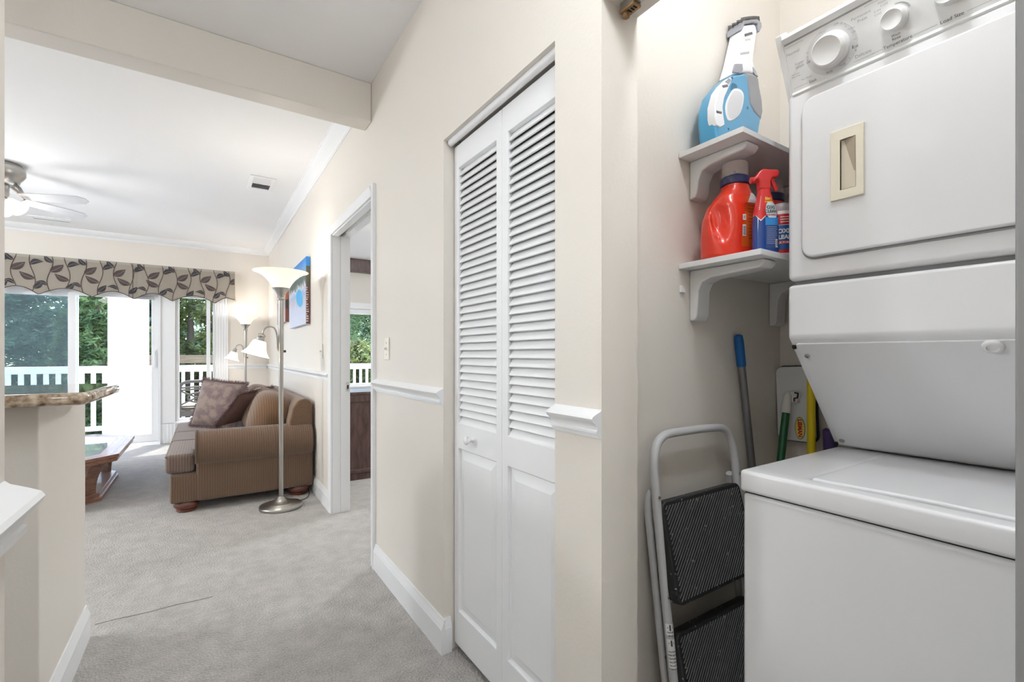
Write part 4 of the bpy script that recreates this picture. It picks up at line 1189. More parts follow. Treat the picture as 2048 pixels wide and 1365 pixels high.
# ---- sofa
M_SX = m_rib('brown_ribbed_fabric', (116, 94, 77), (92, 74, 62), 'X', 0.0165)
M_SY = m_rib('grey_brown_ribbed_fabric', (126, 108, 98), (94, 79, 72), 'Y', 0.020)
M_SG = m_rib('brown_back_cushion_fabric', (128, 102, 80), (94, 74, 60), 'Y', 0.019)
M_SXG = m_rib('grey_brown_cushion_fabric', (126, 108, 98), (92, 77, 70), 'X', 0.0175)
M_SGX = m_rib('brown_cushion_end_fabric', (122, 94, 70), (90, 69, 54), 'X', 0.0175)
YA, YB = 4.225, 6.25
sf = thing('sofa', 'brown ribbed three seat sofa with rolled arms along the right wall', 'sofa', (0.28, 5.24, 0))
def armp(y, s):
    """rolled arm profile in y, z; s=+1 near arm (outside towards -y)"""
    pr = [(0.0, 0.075), (0.0, 0.352), (-0.018, 0.365), (-0.034, 0.400), (-0.040, 0.450), (-0.034, 0.505), (-0.012, 0.555), (0.028, 0.590), (0.075, 0.603), (0.125, 0.596), (0.165, 0.570), (0.188, 0.528), (0.196, 0.47), (0.190, 0.40), (0.190, 0.075)]
    return [(y + s * a, z) for a, z in pr]
near = obj('arm', MB().prism(armp(YA, 1), 'x', -0.055, 0.768), M_SX, sf, bevel=0.022, seg=4, off=(0, 0, 0), angle=60)
obj('arm_welt', MB().tube([(-0.058 + 0.004, y, z) for y, z in smoothpoly(armp(YA, 1)[2:13], 2, False)], 0.007, 8), M_SX, near, smooth=True)
obj('arm_seam', MB().tube([(-0.04, YA - 0.004, 0.356), (0.2, YA - 0.004, 0.354), (0.765, YA - 0.004, 0.352)], 0.004, 6), M_SX, near, smooth=True)
obj('arm', MB().prism(armp(YB, -1), 'x', -0.055, 0.768), M_SX, sf, bevel=0.022, seg=4, off=(0, 0, 0), angle=60)
obj('base', MB().box(-0.215, 0.765, YA + 0.006, YB - 0.006, 0.078, 0.292), M_SX, sf, bevel=0.018, seg=3, off=(0, 0, 0))
back = [(0.585, 0.29), (0.585, 0.62), (0.610, 0.735), (0.655, 0.800), (0.705, 0.812), (0.750, 0.795), (0.768, 0.760), (0.772, 0.29)]
obj('backrest', MB().prism([(x, z) for x, z in back], 'y', YA + 0.03, YB - 0.03), M_SG, sf, bevel=0.02, seg=3, off=(0, 0, 0))
def cushion(c, s, e1, e2, m, name, parent, rot=None, n=40, sag=0.0, off=None):
    """superellipsoid cushion, half sizes s"""
    def f(u, v):
        a = -PI + 2 * PI * u; b_ = -PI / 2 + PI * v
        sg = lambda w, e: math.copysign(abs(w) ** e, w)
        x = s[0] * sg(math.cos(b_), e1) * sg(math.cos(a), e2)
        y = s[1] * sg(math.cos(b_), e1) * sg(math.sin(a), e2)
        z = s[2] * sg(math.sin(b_), e1)
        p = Vector((x, y, z))
        if rot: p = rot @ p
        return p + Vector(c)
    mb = MB().grid(f, n * 2, n, cu=True)
    return obj(name, mb, m, parent, smooth=True, angle=80, off=off)
yw = (YB - YA - 0.38) / 3
ys = [YA + 0.19 + yw * (k + 0.5) for k in range(3)]
for k, y in enumerate(ys):
    a, b = y - yw / 2 + 0.004, y + yw / 2 - 0.004
    if k == 0:
        poly = [(-0.245, YA + 0.012), (-0.064, YA + 0.012), (-0.064, a), (0.56, a), (0.56, b), (-0.245, b)]
    elif k == 2:
        poly = [(-0.245, a), (0.56, a), (0.56, b), (-0.064, b), (-0.064, YB - 0.012), (-0.245, YB - 0.012)]
    else:
        poly = [(-0.245, a), (0.56, a), (0.56, b), (-0.245, b)]
    sc_ = obj('seat_cushion', MB().prism(poly, 'z', 0.296, 0.438), M_SXG if k == 0 else M_SY, sf, bevel=0.032, seg=5, off=(0, 0, 0), angle=60)
    obj('piping', MB().tube([(-0.238, (YA + 0.02) if k == 0 else a + 0.012, 0.425), (-0.238, (YB - 0.02) if k == 2 else b - 0.012, 0.425)], 0.006, 8), M_SY, sc_, smooth=True)
R = Matrix.Rotation
for k, y in enumerate(ys):
    rot = R(math.radians(16), 4, 'Y') @ R(math.radians((3, -2, 2)[k]), 4, 'X')
    cushion((0.485, y - 0.01, 0.630), (0.165, yw / 2 + 0.015, 0.222), 0.66, 0.70, M_SGX, 'back_cushion', sf, rot, 30, off=(0, 0, 0))
for x, y in ((-0.115, YA + 0.085), (0.665, YA + 0.085), (-0.115, YB - 0.085), (0.665, YB - 0.085)):
    obj('foot', MB().lathe([(0.055, 0), (0.066, 0.006), (0.068, 0.014), (0.060, 0.022), (0.078, 0.034), (0.084, 0.050), (0.078, 0.068), (0.068, 0.080)], (x, y, 0), 24), M_FOOT if 'M_FOOT' in globals() else None, sf, smooth=True)
M_FOOT = m_wood('dark_cherry_wood', (118, 62, 46), (70, 36, 28), (1, 1, 4), 0.3, 0.4)
for o in COL.objects:
    if o.parent == sf and o.name.startswith('foot'):
        o.data.materials.clear(); o.data.materials.append(M_FOOT)

# ---- throw pillows with eyelash fringe
def pillow_fn(c, hw, hh, th, rot):
    def f(u, v, s):
        x, z = 2 * u - 1, 2 * v - 1
        pinch = 1 - 0.10 * (1 - abs(x) ** 2) * abs(z) ** 3 * 0 
        t = th * max(0.0, (1 - abs(x) ** 2.6)) ** 0.5 * max(0.0, (1 - abs(z) ** 2.6)) ** 0.5
        px = hw * x * (1 - 0.07 * (1 - z * z)); pz = hh * z * (1 - 0.07 * (1 - x * x))
        return rot @ Vector((px, s * t, pz)) + Vector(c)
    return f
def throw_pillow(c, hw, hh, th, rot, m1, m2, label):
    t = thing('throw_pillow', label, 'pillow', (c[0], c[1], c[2] - hh * 0.9), 'fringed throw pillows on the sofa')
    f = pillow_fn(c, hw, hh, th, rot)
    mb = MB().grid(lambda u, v: f(u, v, 1), 22, 22)
    obj('pillow_back', mb, m2, t, smooth=True, angle=80)
    obj('pillow_front', MB().grid(lambda u, v: f(u, v, -1), 22, 22), m1, t, smooth=True, angle=80)
    fr = MB()
    rnd = random.Random(int(c[1] * 100))
    N = 420
    for i in range(N):
        s = 4 * i / N
        k, w = int(s), s - int(s)
        u, v = ((w, 0), (1, w), (1 - w, 1), (0, 1 - w))[k]
        p = f(u, v, 1)
        out = (rot @ Vector((2 * u - 1, 0, 2 * v - 1))).normalized()
        for q in range(7):
            d = (out + Vector((rnd.uniform(-.7, .7), rnd.uniform(-.9, .9), rnd.uniform(-.7, .7)))).normalized() * rnd.uniform(0.022, 0.048)
            e = d.cross(Vector((rnd.random(), rnd.random(), rnd.random()))).normalized() * 0.0020
            fr.add([p - e - d * 0.2, p + e - d * 0.2, p + d * 0.6 + e, p + d], [(0, 1, 2), (0, 2, 3)])
    tag(obj('fringe', fr, M_FRINGE, t), None, None, kind='stuff')
    return t
M_FRINGE = mat('mauve_fringe', (132, 106, 104), 0.8, var=0.35, vscale=60, sheen=0.3)
def m_damask():
    m = mat('damask_pillow_fabric', (136, 116, 108), 0.7, sheen=0.3)
    n, l, p = nodes_of(m)
    tc = n.new('ShaderNodeTexCoord')
    a = n.new('ShaderNodeTexVoronoi'); a.feature = 'SMOOTH_F1'; a.inputs['Scale'].default_value = 13
    w = n.new('ShaderNodeTexNoise'); w.inputs['Scale'].default_value = 22; w.inputs['Distortion'].default_value = 2.2; w.inputs['Detail'].default_value = 4
    l.new(tc.outputs['Object'], a.inputs['Vector']); l.new(tc.outputs['Object'], w.inputs['Vector'])
    ad = n.new('ShaderNodeMath'); ad.operation = 'MULTIPLY'
    l.new(a.outputs['Distance'], ad.inputs[0]); l.new(w.outputs['Fac'], ad.inputs[1])
    r = n.new('ShaderNodeValToRGB')
    e = r.color_ramp.elements
    e[0].position = 0.12; e[0].color = rgb((136, 120, 110)); e[1].position = 0.26; e[1].color = rgb((108, 88, 88))
    l.new(ad.outputs[0], r.inputs[0]); l.new(r.outputs[0], p.inputs['Base Color'])
    return m
M_DAM = m_damask()
M_PBACK = mat('mauve_pillow_fabric', (112, 88, 82), 0.85, bump=0.3, bscale=140, var=0.12, vscale=30)
def prot(yaw, lean_, roll=0):
    return R(math.radians(yaw), 4, 'Z') @ R(math.radians(lean_), 4, 'X') @ R(math.radians(roll), 4, 'Y')
PILLOWS = True
throw_pillow((0.120, 5.62, 0.675), 0.240, 0.238, 0.095, prot(-38, -14, 6), M_DAM, M_PBACK, 'large mauve damask throw pillow with fringe, farther one on the sofa')
E1 = Vector((0.20, -0.25, 0.325)).normalized(); E2 = Vector((0.21, 0.20, 0.02)).normalized(); E2 = (E2 - E1 * E2.dot(E1)).normalized(); E3 = E1.cross(E2)
PR2 = Matrix(((E2.x, E3.x, E1.x, 0), (E2.y, E3.y, E1.y, 0), (E2.z, E3.z, E1.z, 0), (0, 0, 0, 1)))
throw_pillow((0.315, 5.19, 0.680), 0.200, 0.222, 0.070, PR2, M_PBACK, M_PBACK, 'plain mauve fringed throw pillow tipped on its corner, nearer one')

# ---- octagonal coffee table with a glass top
M_OAK = m_wood('brown_oak', (166, 126, 108), (122, 86, 70), (3, 0.5, 8), 0.35, 0.25)
M_TGLASS = mat('glass_table_top', (214, 228, 238), 0.03, spec=0.9, coat=1.0)
ct = thing('coffee_table', 'octagonal brown oak coffee table with glass top on the carpet', 'coffee table', (-1.18, 5.42, 0))
def octa(x0, x1, y0, y1, c):
    return [(x1, y0 + c), (x1, y1 - c), (x1 - c, y1), (x0 + c, y1), (x0, y1 - c), (x0, y0 + c), (x0 + c, y0), (x1 - c, y0)]
def ring_slab(o, i, z0, z1):
    mb = MB(); n = len(o)
    for z in (z0, z1):
        for P_ in (o, i):
            mb.v += [(x, y, z) for x, y in P_]
    for k in range(n):
        q = (k + 1) % n
        mb.f += [(k, q, n + q, n + k), (2 * n + k, 3 * n + k, 3 * n + q, 2 * n + q), (k, 2 * n + k, 2 * n + q, q), (n + k, n + q, 3 * n + q, 3 * n + k)]
    return mb
T = (-1.78, -0.58, 4.59, 6.25, 0.33)
grow = lambda d, cd=0.0: octa(T[0] + d, T[1] - d, T[2] + d, T[3] - d, T[4] - d * 0.586 + cd)
obj('top_rim', ring_slab(grow(0), grow(0.13), 0.352, 0.378), M_OAK, ct, bevel=0.004)
obj('rim_moulding', ring_slab(grow(0.012), grow(0.05), 0.318, 0.352), M_OAK, ct, bevel=0.006)
obj('inlay_line', ring_slab(grow(0.042), grow(0.048), 0.3775, 0.3786), M_FOOT, ct)
obj('glass_top', MB().prism(grow(0.131), 'z', 0.366, 0.377), M_TGLASS, ct)
B = (-1.65, -0.71, 4.72, 6.12, 0.26)
bo_ = lambda d: octa(B[0] + d, B[1] - d, B[2] + d, B[3] - d, B[4] - d * 0.586)
obj('base', ring_slab(bo_(0), bo_(0.13), 0.0, 0.062), M_OAK, ct, bevel=0.006)
obj('base_moulding', ring_slab(bo_(-0.014), bo_(0.10), 0.0, 0.034), M_OAK, ct, bevel=0.006)
obj('shelf_glass', MB().prism(bo_(0.128), 'z', 0.048, 0.056), M_TGLASS, ct)
# curved board legs at the cut corners
def curved_leg(cx, cy, ang):
    Mx = Matrix.Translation((cx, cy, 0)) @ R(ang, 4, 'Z')
    n = 12; vs = []
    for k in range(n + 1):
        t = k / n
        z = 0.060 + 0.262 * t
        out = -0.010 + 0.085 * t ** 2.4
        w = 0.050 + 0.022 * t ** 2
        thk = 0.030 + 0.020 * t ** 3
        vs += [(out, -w, z), (out, w, z), (out - thk, w, z), (out - thk, -w, z)]
    fs = [(3, 2, 1, 0), (4 * n, 4 * n + 1, 4 * n + 2, 4 * n + 3)]
    for k in range(n):
        for q in range(4):
            r = (q + 1) % 4
            fs.append((4 * k + q, 4 * k + r, 4 * k + 4 + r, 4 * k + 4 + q))
    return obj('leg', MB().add(vs, fs).xf(Mx), M_OAK, ct, bevel=0.004, smooth=True, angle=40)
for x, y, a in ((B[1] - 0.045, B[2] + 0.240, -36), (B[1] - 0.062, B[3] - 0.222, 40), (B[0] + 0.062, B[3] - 0.222, 140), (B[0] + 0.062, B[2] + 0.222, 220)):
    curved_leg(x, y, math.radians(a))

# ---- canvases on the right wall (flat prints on stretched canvas)
def m_canvas(kind):
    m = mat('canvas_print_' + kind, (150, 160, 175), 0.6)
    n, l, p = nodes_of(m)
    tc = n.new('ShaderNodeTexCoord')
    sx = n.new('ShaderNodeSeparateXYZ')
    l.new(tc.outputs['Object'], sx.inputs[0])
    no = n.new('ShaderNodeTexNoise'); no.inputs['Scale'].default_value = 14; no.inputs['Detail'].default_value = 6
    l.new(tc.outputs['Object'], no.inputs['Vector'])
    ma = n.new('ShaderNodeMath'); ma.operation = 'MULTIPLY_ADD'; ma.inputs[1].default_value = 0.16
    l.new(no.outputs['Fac'], ma.inputs[0]); l.new(sx.outputs['Z'], ma.inputs[2])
    mr = n.new('ShaderNodeMapRange'); mr.inputs[1].default_value = -0.22; mr.inputs[2].default_value = 0.38
    l.new(ma.outputs[0], mr.inputs[0])
    r = n.new('ShaderNodeValToRGB')
    st_ = ([(0.0, (206, 212, 232)), (0.30, (196, 204, 226)), (0.42, (190, 184, 196)), (0.50, (150, 176, 214)), (0.58, (206, 206, 216)), (0.64, (92, 104, 98)), (0.74, (82, 100, 96)), (0.80, (112, 150, 186)), (1.0, (44, 128, 206))]
           if kind == 'lagoon' else [(0.0, (206, 190, 190)), (0.4, (190, 170, 172)), (0.55, (148, 138, 140)), (0.62, (196, 178, 176)), (1.0, (170, 110, 92))])
    e = r.color_ramp.elements
    while len(e) < len(st_): e.new(0.5)
    for k, (q, c) in enumerate(st_):
        e[k].position = q; e[k].color = rgb(c)
    l.new(mr.outputs[0], r.inputs[0])
    l.new(r.outputs[0], p.inputs['Base Color'])
    return m
def canvas(y0, y1, z0, z1, label, kind, edge):
    t = thing('wall_canvas', label, 'picture', (X0 - 0.02, (y0 + y1) / 2, z0), 'canvas pictures on the living room wall')
    obj('printed_canvas', MB().box(X0 - 0.038, X0 - 0.004, y0, y1, z0, z1), m_canvas(kind), t, bevel=0.003)
    for za, zb, c in edge:
        obj('wrapped_edge', MB().box(X0 - 0.0375, X0 - 0.005, y0 - 0.0006, y0 + 0.002, z0 + (z1 - z0) * za, z0 + (z1 - z0) * zb), mat('canvas_edge', c, 0.6, var=0.25, vscale=40), t)
    return t
cv = canvas(4.47, 5.43, 1.457, 2.057, 'blue lagoon landscape canvas with brown wrapped edge on the wall', 'lagoon', ((0.0, 0.57, (104, 74, 66)), (0.57, 0.86, (84, 84, 66)), (0.86, 1.0, (40, 120, 184))))
pool = smoothpoly([(4.62, 1.66), (4.70, 1.63), (4.84, 1.64), (4.98, 1.70), (5.02, 1.765), (4.93, 1.80), (4.80, 1.80), (4.68, 1.76)], 3)
obj('printed_pool', MB().add([(X0 - 0.0386, 4.82 + (y - 4.82) * 1.12, 1.715 + (z - 1.715) * 1.14) for y, z in pool], [tuple(range(len(pool)))]), mat('pool_rim_print', (150, 196, 206), 0.6), cv)
obj('printed_pool', MB().add([(X0 - 0.0390, y, z) for y, z in pool], [tuple(range(len(pool)))]), mat('pool_print', (72, 164, 220), 0.6, var=0.08), cv)
rn = random.Random(5)
for k in range(15):
    z = 1.475 + 0.0215 * k
    obj('edge_print', MB().box(X0 - 0.036, X0 - 0.036 + rn.uniform(0.008, 0.022), 4.4692, 4.4696, z, z + rn.uniform(0.006, 0.014)), mat('edge_print_pale', (222, 196, 186), 0.6) if k == 0 else bpy.data.materials['edge_print_pale'], cv)
canvas(5.747, 6.45, 1.551, 1.966, 'smaller reddish canvas farther along the wall behind the lamp', 'desert', ((0.0, 0.36, (122, 74, 62)), (0.36, 0.60, (70, 66, 64)), (0.60, 1.0, (168, 104, 80))))

# ---- switch plates
def switch(y, z, label, mid):
    t = thing('light_switch', label, 'light switch', (X0, y, z - 0.058), 'cream wall switches')
    p = obj('plate', MB().box(X0 - 0.006, X0 - 0.0002, y - 0.036, y + 0.036, z - 0.058, z + 0.058), M_SWITCH, t, bevel=0.003)
    obj('toggle', MB().prism([(X0 - 0.005, z - 0.010), (X0 - 0.020, z - 0.001), (X0 - 0.020, z + 0.005), (X0 - 0.005, z + 0.010)], 'y', y - 0.005, y + 0.005), M_SWITCH, p, bevel=0.001)
    for dz in (-0.030, 0.030):
        obj('screw', MB().lathe([(0.0035, 0), (0.003, 0.0015), (0.001, 0.0018)], (X0 - 0.006, y, z + dz), 10, R(-PI / 2, 4, 'Y')), M_NICKEL, p, smooth=True)
    return t
switch(2.370, 1.211, 'cream light switch right of the bedroom door above the chair rail', 0)
switch(3.985, 1.208, 'cream light switch between the bedroom door and the sofa', 0)

# ---- ceiling vents
def vent(cx, cy, w, h, label, nsl):
    t = thing('ceiling_vent', label, 'vent', (cx, cy, HC - 0.012), 'white ceiling vents')
    f = wall_cells([cx - w / 2, cx - w / 2 + 0.030, cx + w / 2 - 0.030, cx + w / 2], [cy - h / 2, cy - h / 2 + 0.030, cy + h / 2 - 0.030, cy + h / 2],
                   lambda u, q: not (abs(u - cx) < w / 2 - 0.030 and abs(q - cy) < h / 2 - 0.030), 'y', -HC, -HC + 0.010)
    f.v = [(x, z, -y - 0.0005) for x, y, z in f.v]
    obj('frame', f, M_TRIM, t, bevel=0.002)
    obj('duct', MB().box(cx - w / 2 + 0.026, cx + w / 2 - 0.026, cy - h / 2 + 0.026, cy + h / 2 - 0.026, HC - 0.0035, HC - 0.0008), mat('duct_grey', (120, 122, 126), 0.8), t)
    for k in range(nsl):
        y = cy - h / 2 + 0.04 + (h - 0.08) * (k + 0.5) / nsl
        tl = 1 if k < nsl / 2 else -1
        obj('vane', MB().prism([(y - 0.008, HC - 0.004 - 0.004 * (1 - tl)), (y - 0.007, HC - 0.003 - 0.004 * (1 - tl)), (y + 0.008, HC - 0.003 - 0.004 * (1 + tl)), (y + 0.007, HC - 0.004 - 0.004 * (1 + tl))], 'x', cx - w / 2 + 0.028, cx + w / 2 - 0.028), M_TRIM, t)
vent(0.425, 4.72, 0.20, 0.36, 'white ceiling vent nearer the right wall', 11)
vent(-1.45, 7.28, 0.36, 0.18, 'white ceiling vent near the window valance', 6)

# ---- ceiling fan with light kit
FC = Vector((-1.372, 5.38, 0))
fan = thing('ceiling_fan', 'brushed nickel ceiling fan with white blades and lights', 'ceiling fan', (FC.x, FC.y, HC - 0.4))
obj('motor_housing', MB().lathe([(0.10, HC - 0.0005), (0.125, HC - 0.006), (0.132, HC - 0.020), (0.128, HC - 0.028), (0.146, HC - 0.036), (0.150, HC - 0.050), (0.150, HC - 0.080), (0.132, HC - 0.110), (0.118, HC - 0.128), (0.112, HC - 0.150), (0.090, HC - 0.166), (0.06, HC - 0.170)], FC, 48), M_NICKEL, fan, smooth=True, angle=35)
obj('light_kit', MB().lathe([(0.05, HC - 0.165), (0.055, HC - 0.185), (0.055, HC - 0.245), (0.048, HC - 0.262), (0.030, HC - 0.275), (0.010, HC - 0.280)], FC, 32), M_NICKEL, fan, smooth=True, angle=35)
M_BLADE = mat('white_fan_blade', (190, 190, 192), 0.4)
M_LITG = mat('lit_fan_glass', (246, 226, 208), 0.4, emit=0.35, ecol=(255, 236, 214))
M_BTRIM = mat('blade_edge', (96, 94, 92), 0.5)
for k, a in enumerate((-22, 42, 116, 190, 264)):
    A = Matrix.Translation((FC.x, FC.y, HC - 0.262)) @ R(math.radians(a), 4, 'Z') @ R(math.radians(-13), 4, 'X')
    out = [(0.150, -0.044), (0.20, -0.056), (0.46, -0.066), (0.560, -0.060), (0.605, -0.022), (0.605, 0.022), (0.560, 0.060), (0.46, 0.066), (0.20, 0.056), (0.150, 0.044)]
    bl = obj('blade', MB().prism(out, 'z', -0.003, 0.003).xf(A), M_BLADE, fan)
    ir = obj('blade_iron', MB().tube([A @ Vector(q) for q in ((0.085, 0, 0.105), (0.12, 0, 0.075), (0.150, 0, 0.030), (0.190, 0, 0.008), (0.255, 0, 0.006))], [0.014, 0.013, 0.011, 0.010, 0.006], 8), M_NICKEL, fan, smooth=True)
    for s in (-1, 1):
        obj('iron_scroll', MB().tube(smoothpoly([tuple(A @ Vector(q)) for q in ((0.150, 0, 0.010), (0.165, 0.030 * s, 0.006), (0.200, 0.040 * s, 0.006), (0.230, 0.022 * s, 0.006), (0.250, 0.004 * s, 0.006))], 2, False), 0.005, 6), M_NICKEL, ir, smooth=True)
for k in range(3):
    A = Matrix.Translation((FC.x, FC.y, HC - 0.255)) @ R(math.radians(-20 + 120 * k), 4, 'Z') @ R(math.radians(128), 4, 'Y')
    obj('shade_arm', MB().tube([A @ Vector((0, 0, 0.03)), A @ Vector((0, 0, 0.075))], 0.014, 12), M_NICKEL, fan, smooth=True)
    obj('glass_shade', MB().lathe([(0.024, 0.070), (0.036, 0.085), (0.042, 0.115), (0.050, 0.150), (0.064, 0.175), (0.060, 0.176), (0.046, 0.150), (0.038, 0.115), (0.020, 0.075)], (0, 0, 0), 24, A, cap=False), M_LITG, fan, smooth=True)
lamp('fan_kit_light', 'POINT', (FC.x, FC.y, HC - 0.52), 8, (1, 0.975, 0.95), 0.16)
ch = obj('pull_chain', MB().tube([(FC.x + 0.012, FC.y - 0.05, HC - 0.275), (FC.x + 0.012, FC.y - 0.05, HC - 0.75)], 0.0016, 5), M_NICKEL, fan)
obj('chain_fob', MB().lathe([(0.004, 0), (0.010, 0.010), (0.013, 0.024), (0.008, 0.040), (0.003, 0.048)], (FC.x + 0.012, FC.y - 0.05, HC - 0.79), 12), mat('copper_fob', (150, 96, 66), 0.35, 0.5), ch, smooth=True)

# ---- valance: scalloped fabric with a printed vine
VX0, VX1, VY, VT = -3.3, 0.352, 7.615, 2.345
lows = [-3.26, -2.82, -2.38, -1.98, -1.627, -1.151, -0.753, -0.361, 0.119, 0.352]
def v_bottom(x):
    for a, b in zip(lows, lows[1:]):
        if a <= x <= b:
            t = (x - a) / (b - a)
            if b > 0.3:
                return 1.888 + 0.085 * math.sin(PI * min(t, 0.62) / 1.24) - 0.06 * max(0, t - 0.62)
            return 1.888 + 0.088 * math.sin(PI * t)
    return 1.888
def v_surf(x, z, off=0.0):
    t = (VT - z) / (VT - 1.888)
    d = 0.010 * math.sin(x * 9.0) * t + 0.006 * math.sin(x * 23 + 1.0) * t * t + 0.004 * math.sin(x * 5 + z * 14)
    d += 0.012 * math.exp(-((x + 0.753) / 0.018) ** 2)
    hem = 0.006 if z > VT - 0.045 else 0.0
    return Vector((x, VY - d * 0.9 + hem * 0.0 - off, z))
def m_linen():
    m = mat('beige_linen', (152, 144, 133), 0.9, sheen=0.2, bump=0.2, bscale=260, var=0.06, vscale=70, aniso=(3, 1, 0.6))
    return m
M_LINEN = m_linen()
va = thing('window_valance', 'beige scalloped valance with printed brown leaf vines over the sliding door', 'valance', ((VX0 + VX1) / 2, VY, 1.888))
nu = 150
vb = MB().grid(lambda u, v: v_surf(VX0 + (VX1 - VX0) * u, VT + (v_bottom(VX0 + (VX1 - VX0) * u) - VT) * v), nu, 16)
obj('fabric', vb, M_LINEN, va, smooth=True, angle=80)
obj('end_return', MB().grid(lambda u, v: (VX1 + 0.004 * math.sin(u * 6) + 0.020 * v * v * u, VY + (YF - VY - 0.002) * u, VT + ((v_bottom(VX1) - 0.02 * math.sin(u * 3)) - VT) * v), 10, 8), M_LINEN, va, smooth=True)
obj('mounting_board', MB().box(VX0, VX1 - 0.004, VY + 0.012, YF - 0.001, VT - 0.022, VT - 0.002), M_TRIM, va)
M_HEM = mat('hem_fabric', (166, 160, 150), 0.9)
obj('top_hem', MB().grid(lambda u, v: v_surf(VX0 + (VX1 - VX0) * u, VT - 0.030 * v + 0.002, 0.003), nu, 3), M_HEM, va, smooth=True)
M_CORD = mat('dark_cord', (74, 62, 58), 0.8)
obj('edge_cord', MB().tube([v_surf(VX0 + (VX1 - VX0) * k / 160, v_bottom(VX0 + (VX1 - VX0) * k / 160), 0.002) for k in range(161)], 0.0045, 6), M_CORD, va, smooth=True)
M_VINE = mat('vine_print', (92, 78, 72), 0.9)
M_LEAF = [mat('leaf_print_brown', (78, 67, 66), 0.9), mat('leaf_print_slate', (58, 56, 60), 0.9)]
rv = random.Random(3)
def leaf_print(x, z, ang, L_, w, m, curl):
    L_ *= 1.45; w *= 1.25
    pts = []
    n = 9
    ca, sa = math.cos(ang), math.sin(ang)
    for side in (1, -1):
        rng = range(n + 1) if side == 1 else range(n - 1, 0, -1)
        for k in rng:
            t = k / n
            hw = w * math.sin(PI * t ** 0.8) * (1.0 if side == 1 else 0.85)
            px, pz = t * L_, side * hw + curl * math.sin(PI * t) * L_
            pts.append((x + px * ca - pz * sa, z + px * sa + pz * ca))
    pts = [(max(VX0 + 0.01, min(VX1 - 0.004, a)), min(VT - 0.004, max(v_bottom(max(VX0, min(VX1, a))) + 0.004, b))) for a, b in pts]
    mid = (sum(p[0] for p in pts) / len(pts), sum(p[1] for p in pts) / len(pts))
    vs = [v_surf(mid[0], mid[1], 0.0042)] + [v_surf(a, b, 0.0042) for a, b in pts]
    lf = obj('leaf_print', MB().add(vs, [(0, k, k % len(pts) + 1) for k in range(1, len(pts) + 1)]), m, va)
    rib = [v_surf(max(VX0, min(VX1 - 0.004, x + t * L_ * ca - curl * math.sin(PI * t) * L_ * sa)), max(v_bottom(max(VX0, min(VX1, x + t * L_ * ca))) + 0.004, min(VT - .005, z + t * L_ * sa + curl * math.sin(PI * t) * L_ * ca)), 0.0046) for t in (0.05, 0.3, 0.55, 0.85)]
    obj('leaf_vein', MB().tube(rib, 0.0012, 4), M_HEM, lf)
xs_ = -3.18
idx = 0
while xs_ < VX1 - 0.02:
    ph = rv.uniform(0, 6)
    def vx(z, x0=xs_, ph=ph):
        return max(VX0 + 0.01, min(VX1 - 0.006, x0 + 0.026 * math.sin((z - 1.9) * 13 + ph)))
    zb = v_bottom(vx(1.95)) + 0.006
    pts = [v_surf(vx(zb + (VT - 0.004 - zb) * k / 24), zb + (VT - 0.004 - zb) * k / 24, 0.0025) for k in range(25)]
    obj('vine_print', MB().tube(pts, 0.0050, 5, flat=0.8), M_VINE, va, smooth=True)
    if idx % 2 == 0:
        z = 2.07; leaf_print(vx(z), z, math.radians(150), 0.105, 0.030, M_LEAF[0], 0.10)
        z = 1.945; leaf_print(vx(z), z + 0.01, math.radians(48), 0.085, 0.026, M_LEAF[1], -0.08)
        z = 2.235; leaf_print(vx(z), z, math.radians(20), 0.085, 0.026, M_LEAF[1], 0.16)
    else:
        z = 2.165; leaf_print(vx(z), z, math.radians(38), 0.105, 0.034, M_LEAF[0], -0.06)
        z = 2.00; leaf_print(vx(z), z, math.radians(165), 0.075, 0.019, M_LEAF[1], -0.22)
        z = 2.27; leaf_print(vx(z), z, math.radians(130), 0.080, 0.022, M_LEAF[1], 0.10)
    xs_ += 0.150
    idx += 1
obj('centre_seam', MB().tube([v_surf(-0.765, z_, 0.002) for z_ in [1.90 + 0.044 * k for k in range(11)]], 0.003, 5), M_CORD, va, smooth=True)

# ================================================================== BEDROOM seen through the door
M_DKW = m_wood('dark_walnut', (96, 70, 64), (62, 42, 38), (6, 6, 1.2), 0.4, 0.2)
dr = thing('dresser', 'dark walnut panelled dresser end seen through the bedroom door', 'dresser', (1.55, 4.70, 0))
obj('carcass', MB().box(1.02, 2.25, 4.470, 4.93, 0.015, 0.800), M_DKW, dr, bevel=0.004)
obj('top', MB().box(1.00, 2.27, 4.455, 4.95, 0.800, 0.828), M_DKW, dr, bevel=0.006)
obj('plinth', MB().box(1.01, 2.26, 4.460, 4.94, 0.0, 0.060), M_DKW, dr, bevel=0.004)
obj('panel_frame', wall_cells([1.02, 1.11, 2.16, 2.25], [0.062, 0.10, 0.735, 0.798], lambda u, q: not (1.11 < u < 2.16 and 0.10 < q < 0.735), 'y', 4.456, 4.471), M_DKW, dr, bevel=0.004)
tag(obj('window_cornice', MB().prism([(7.61, 2.516), (7.61, 2.70), (7.60, 2.7195), (YF - 0.001, 2.7195), (YF - 0.001, 2.516)], 'x', 1.3, 3.1), M_DKW, bevel=0.004), 'dark walnut window cornice across the bedroom ceiling edge', 'cornice')

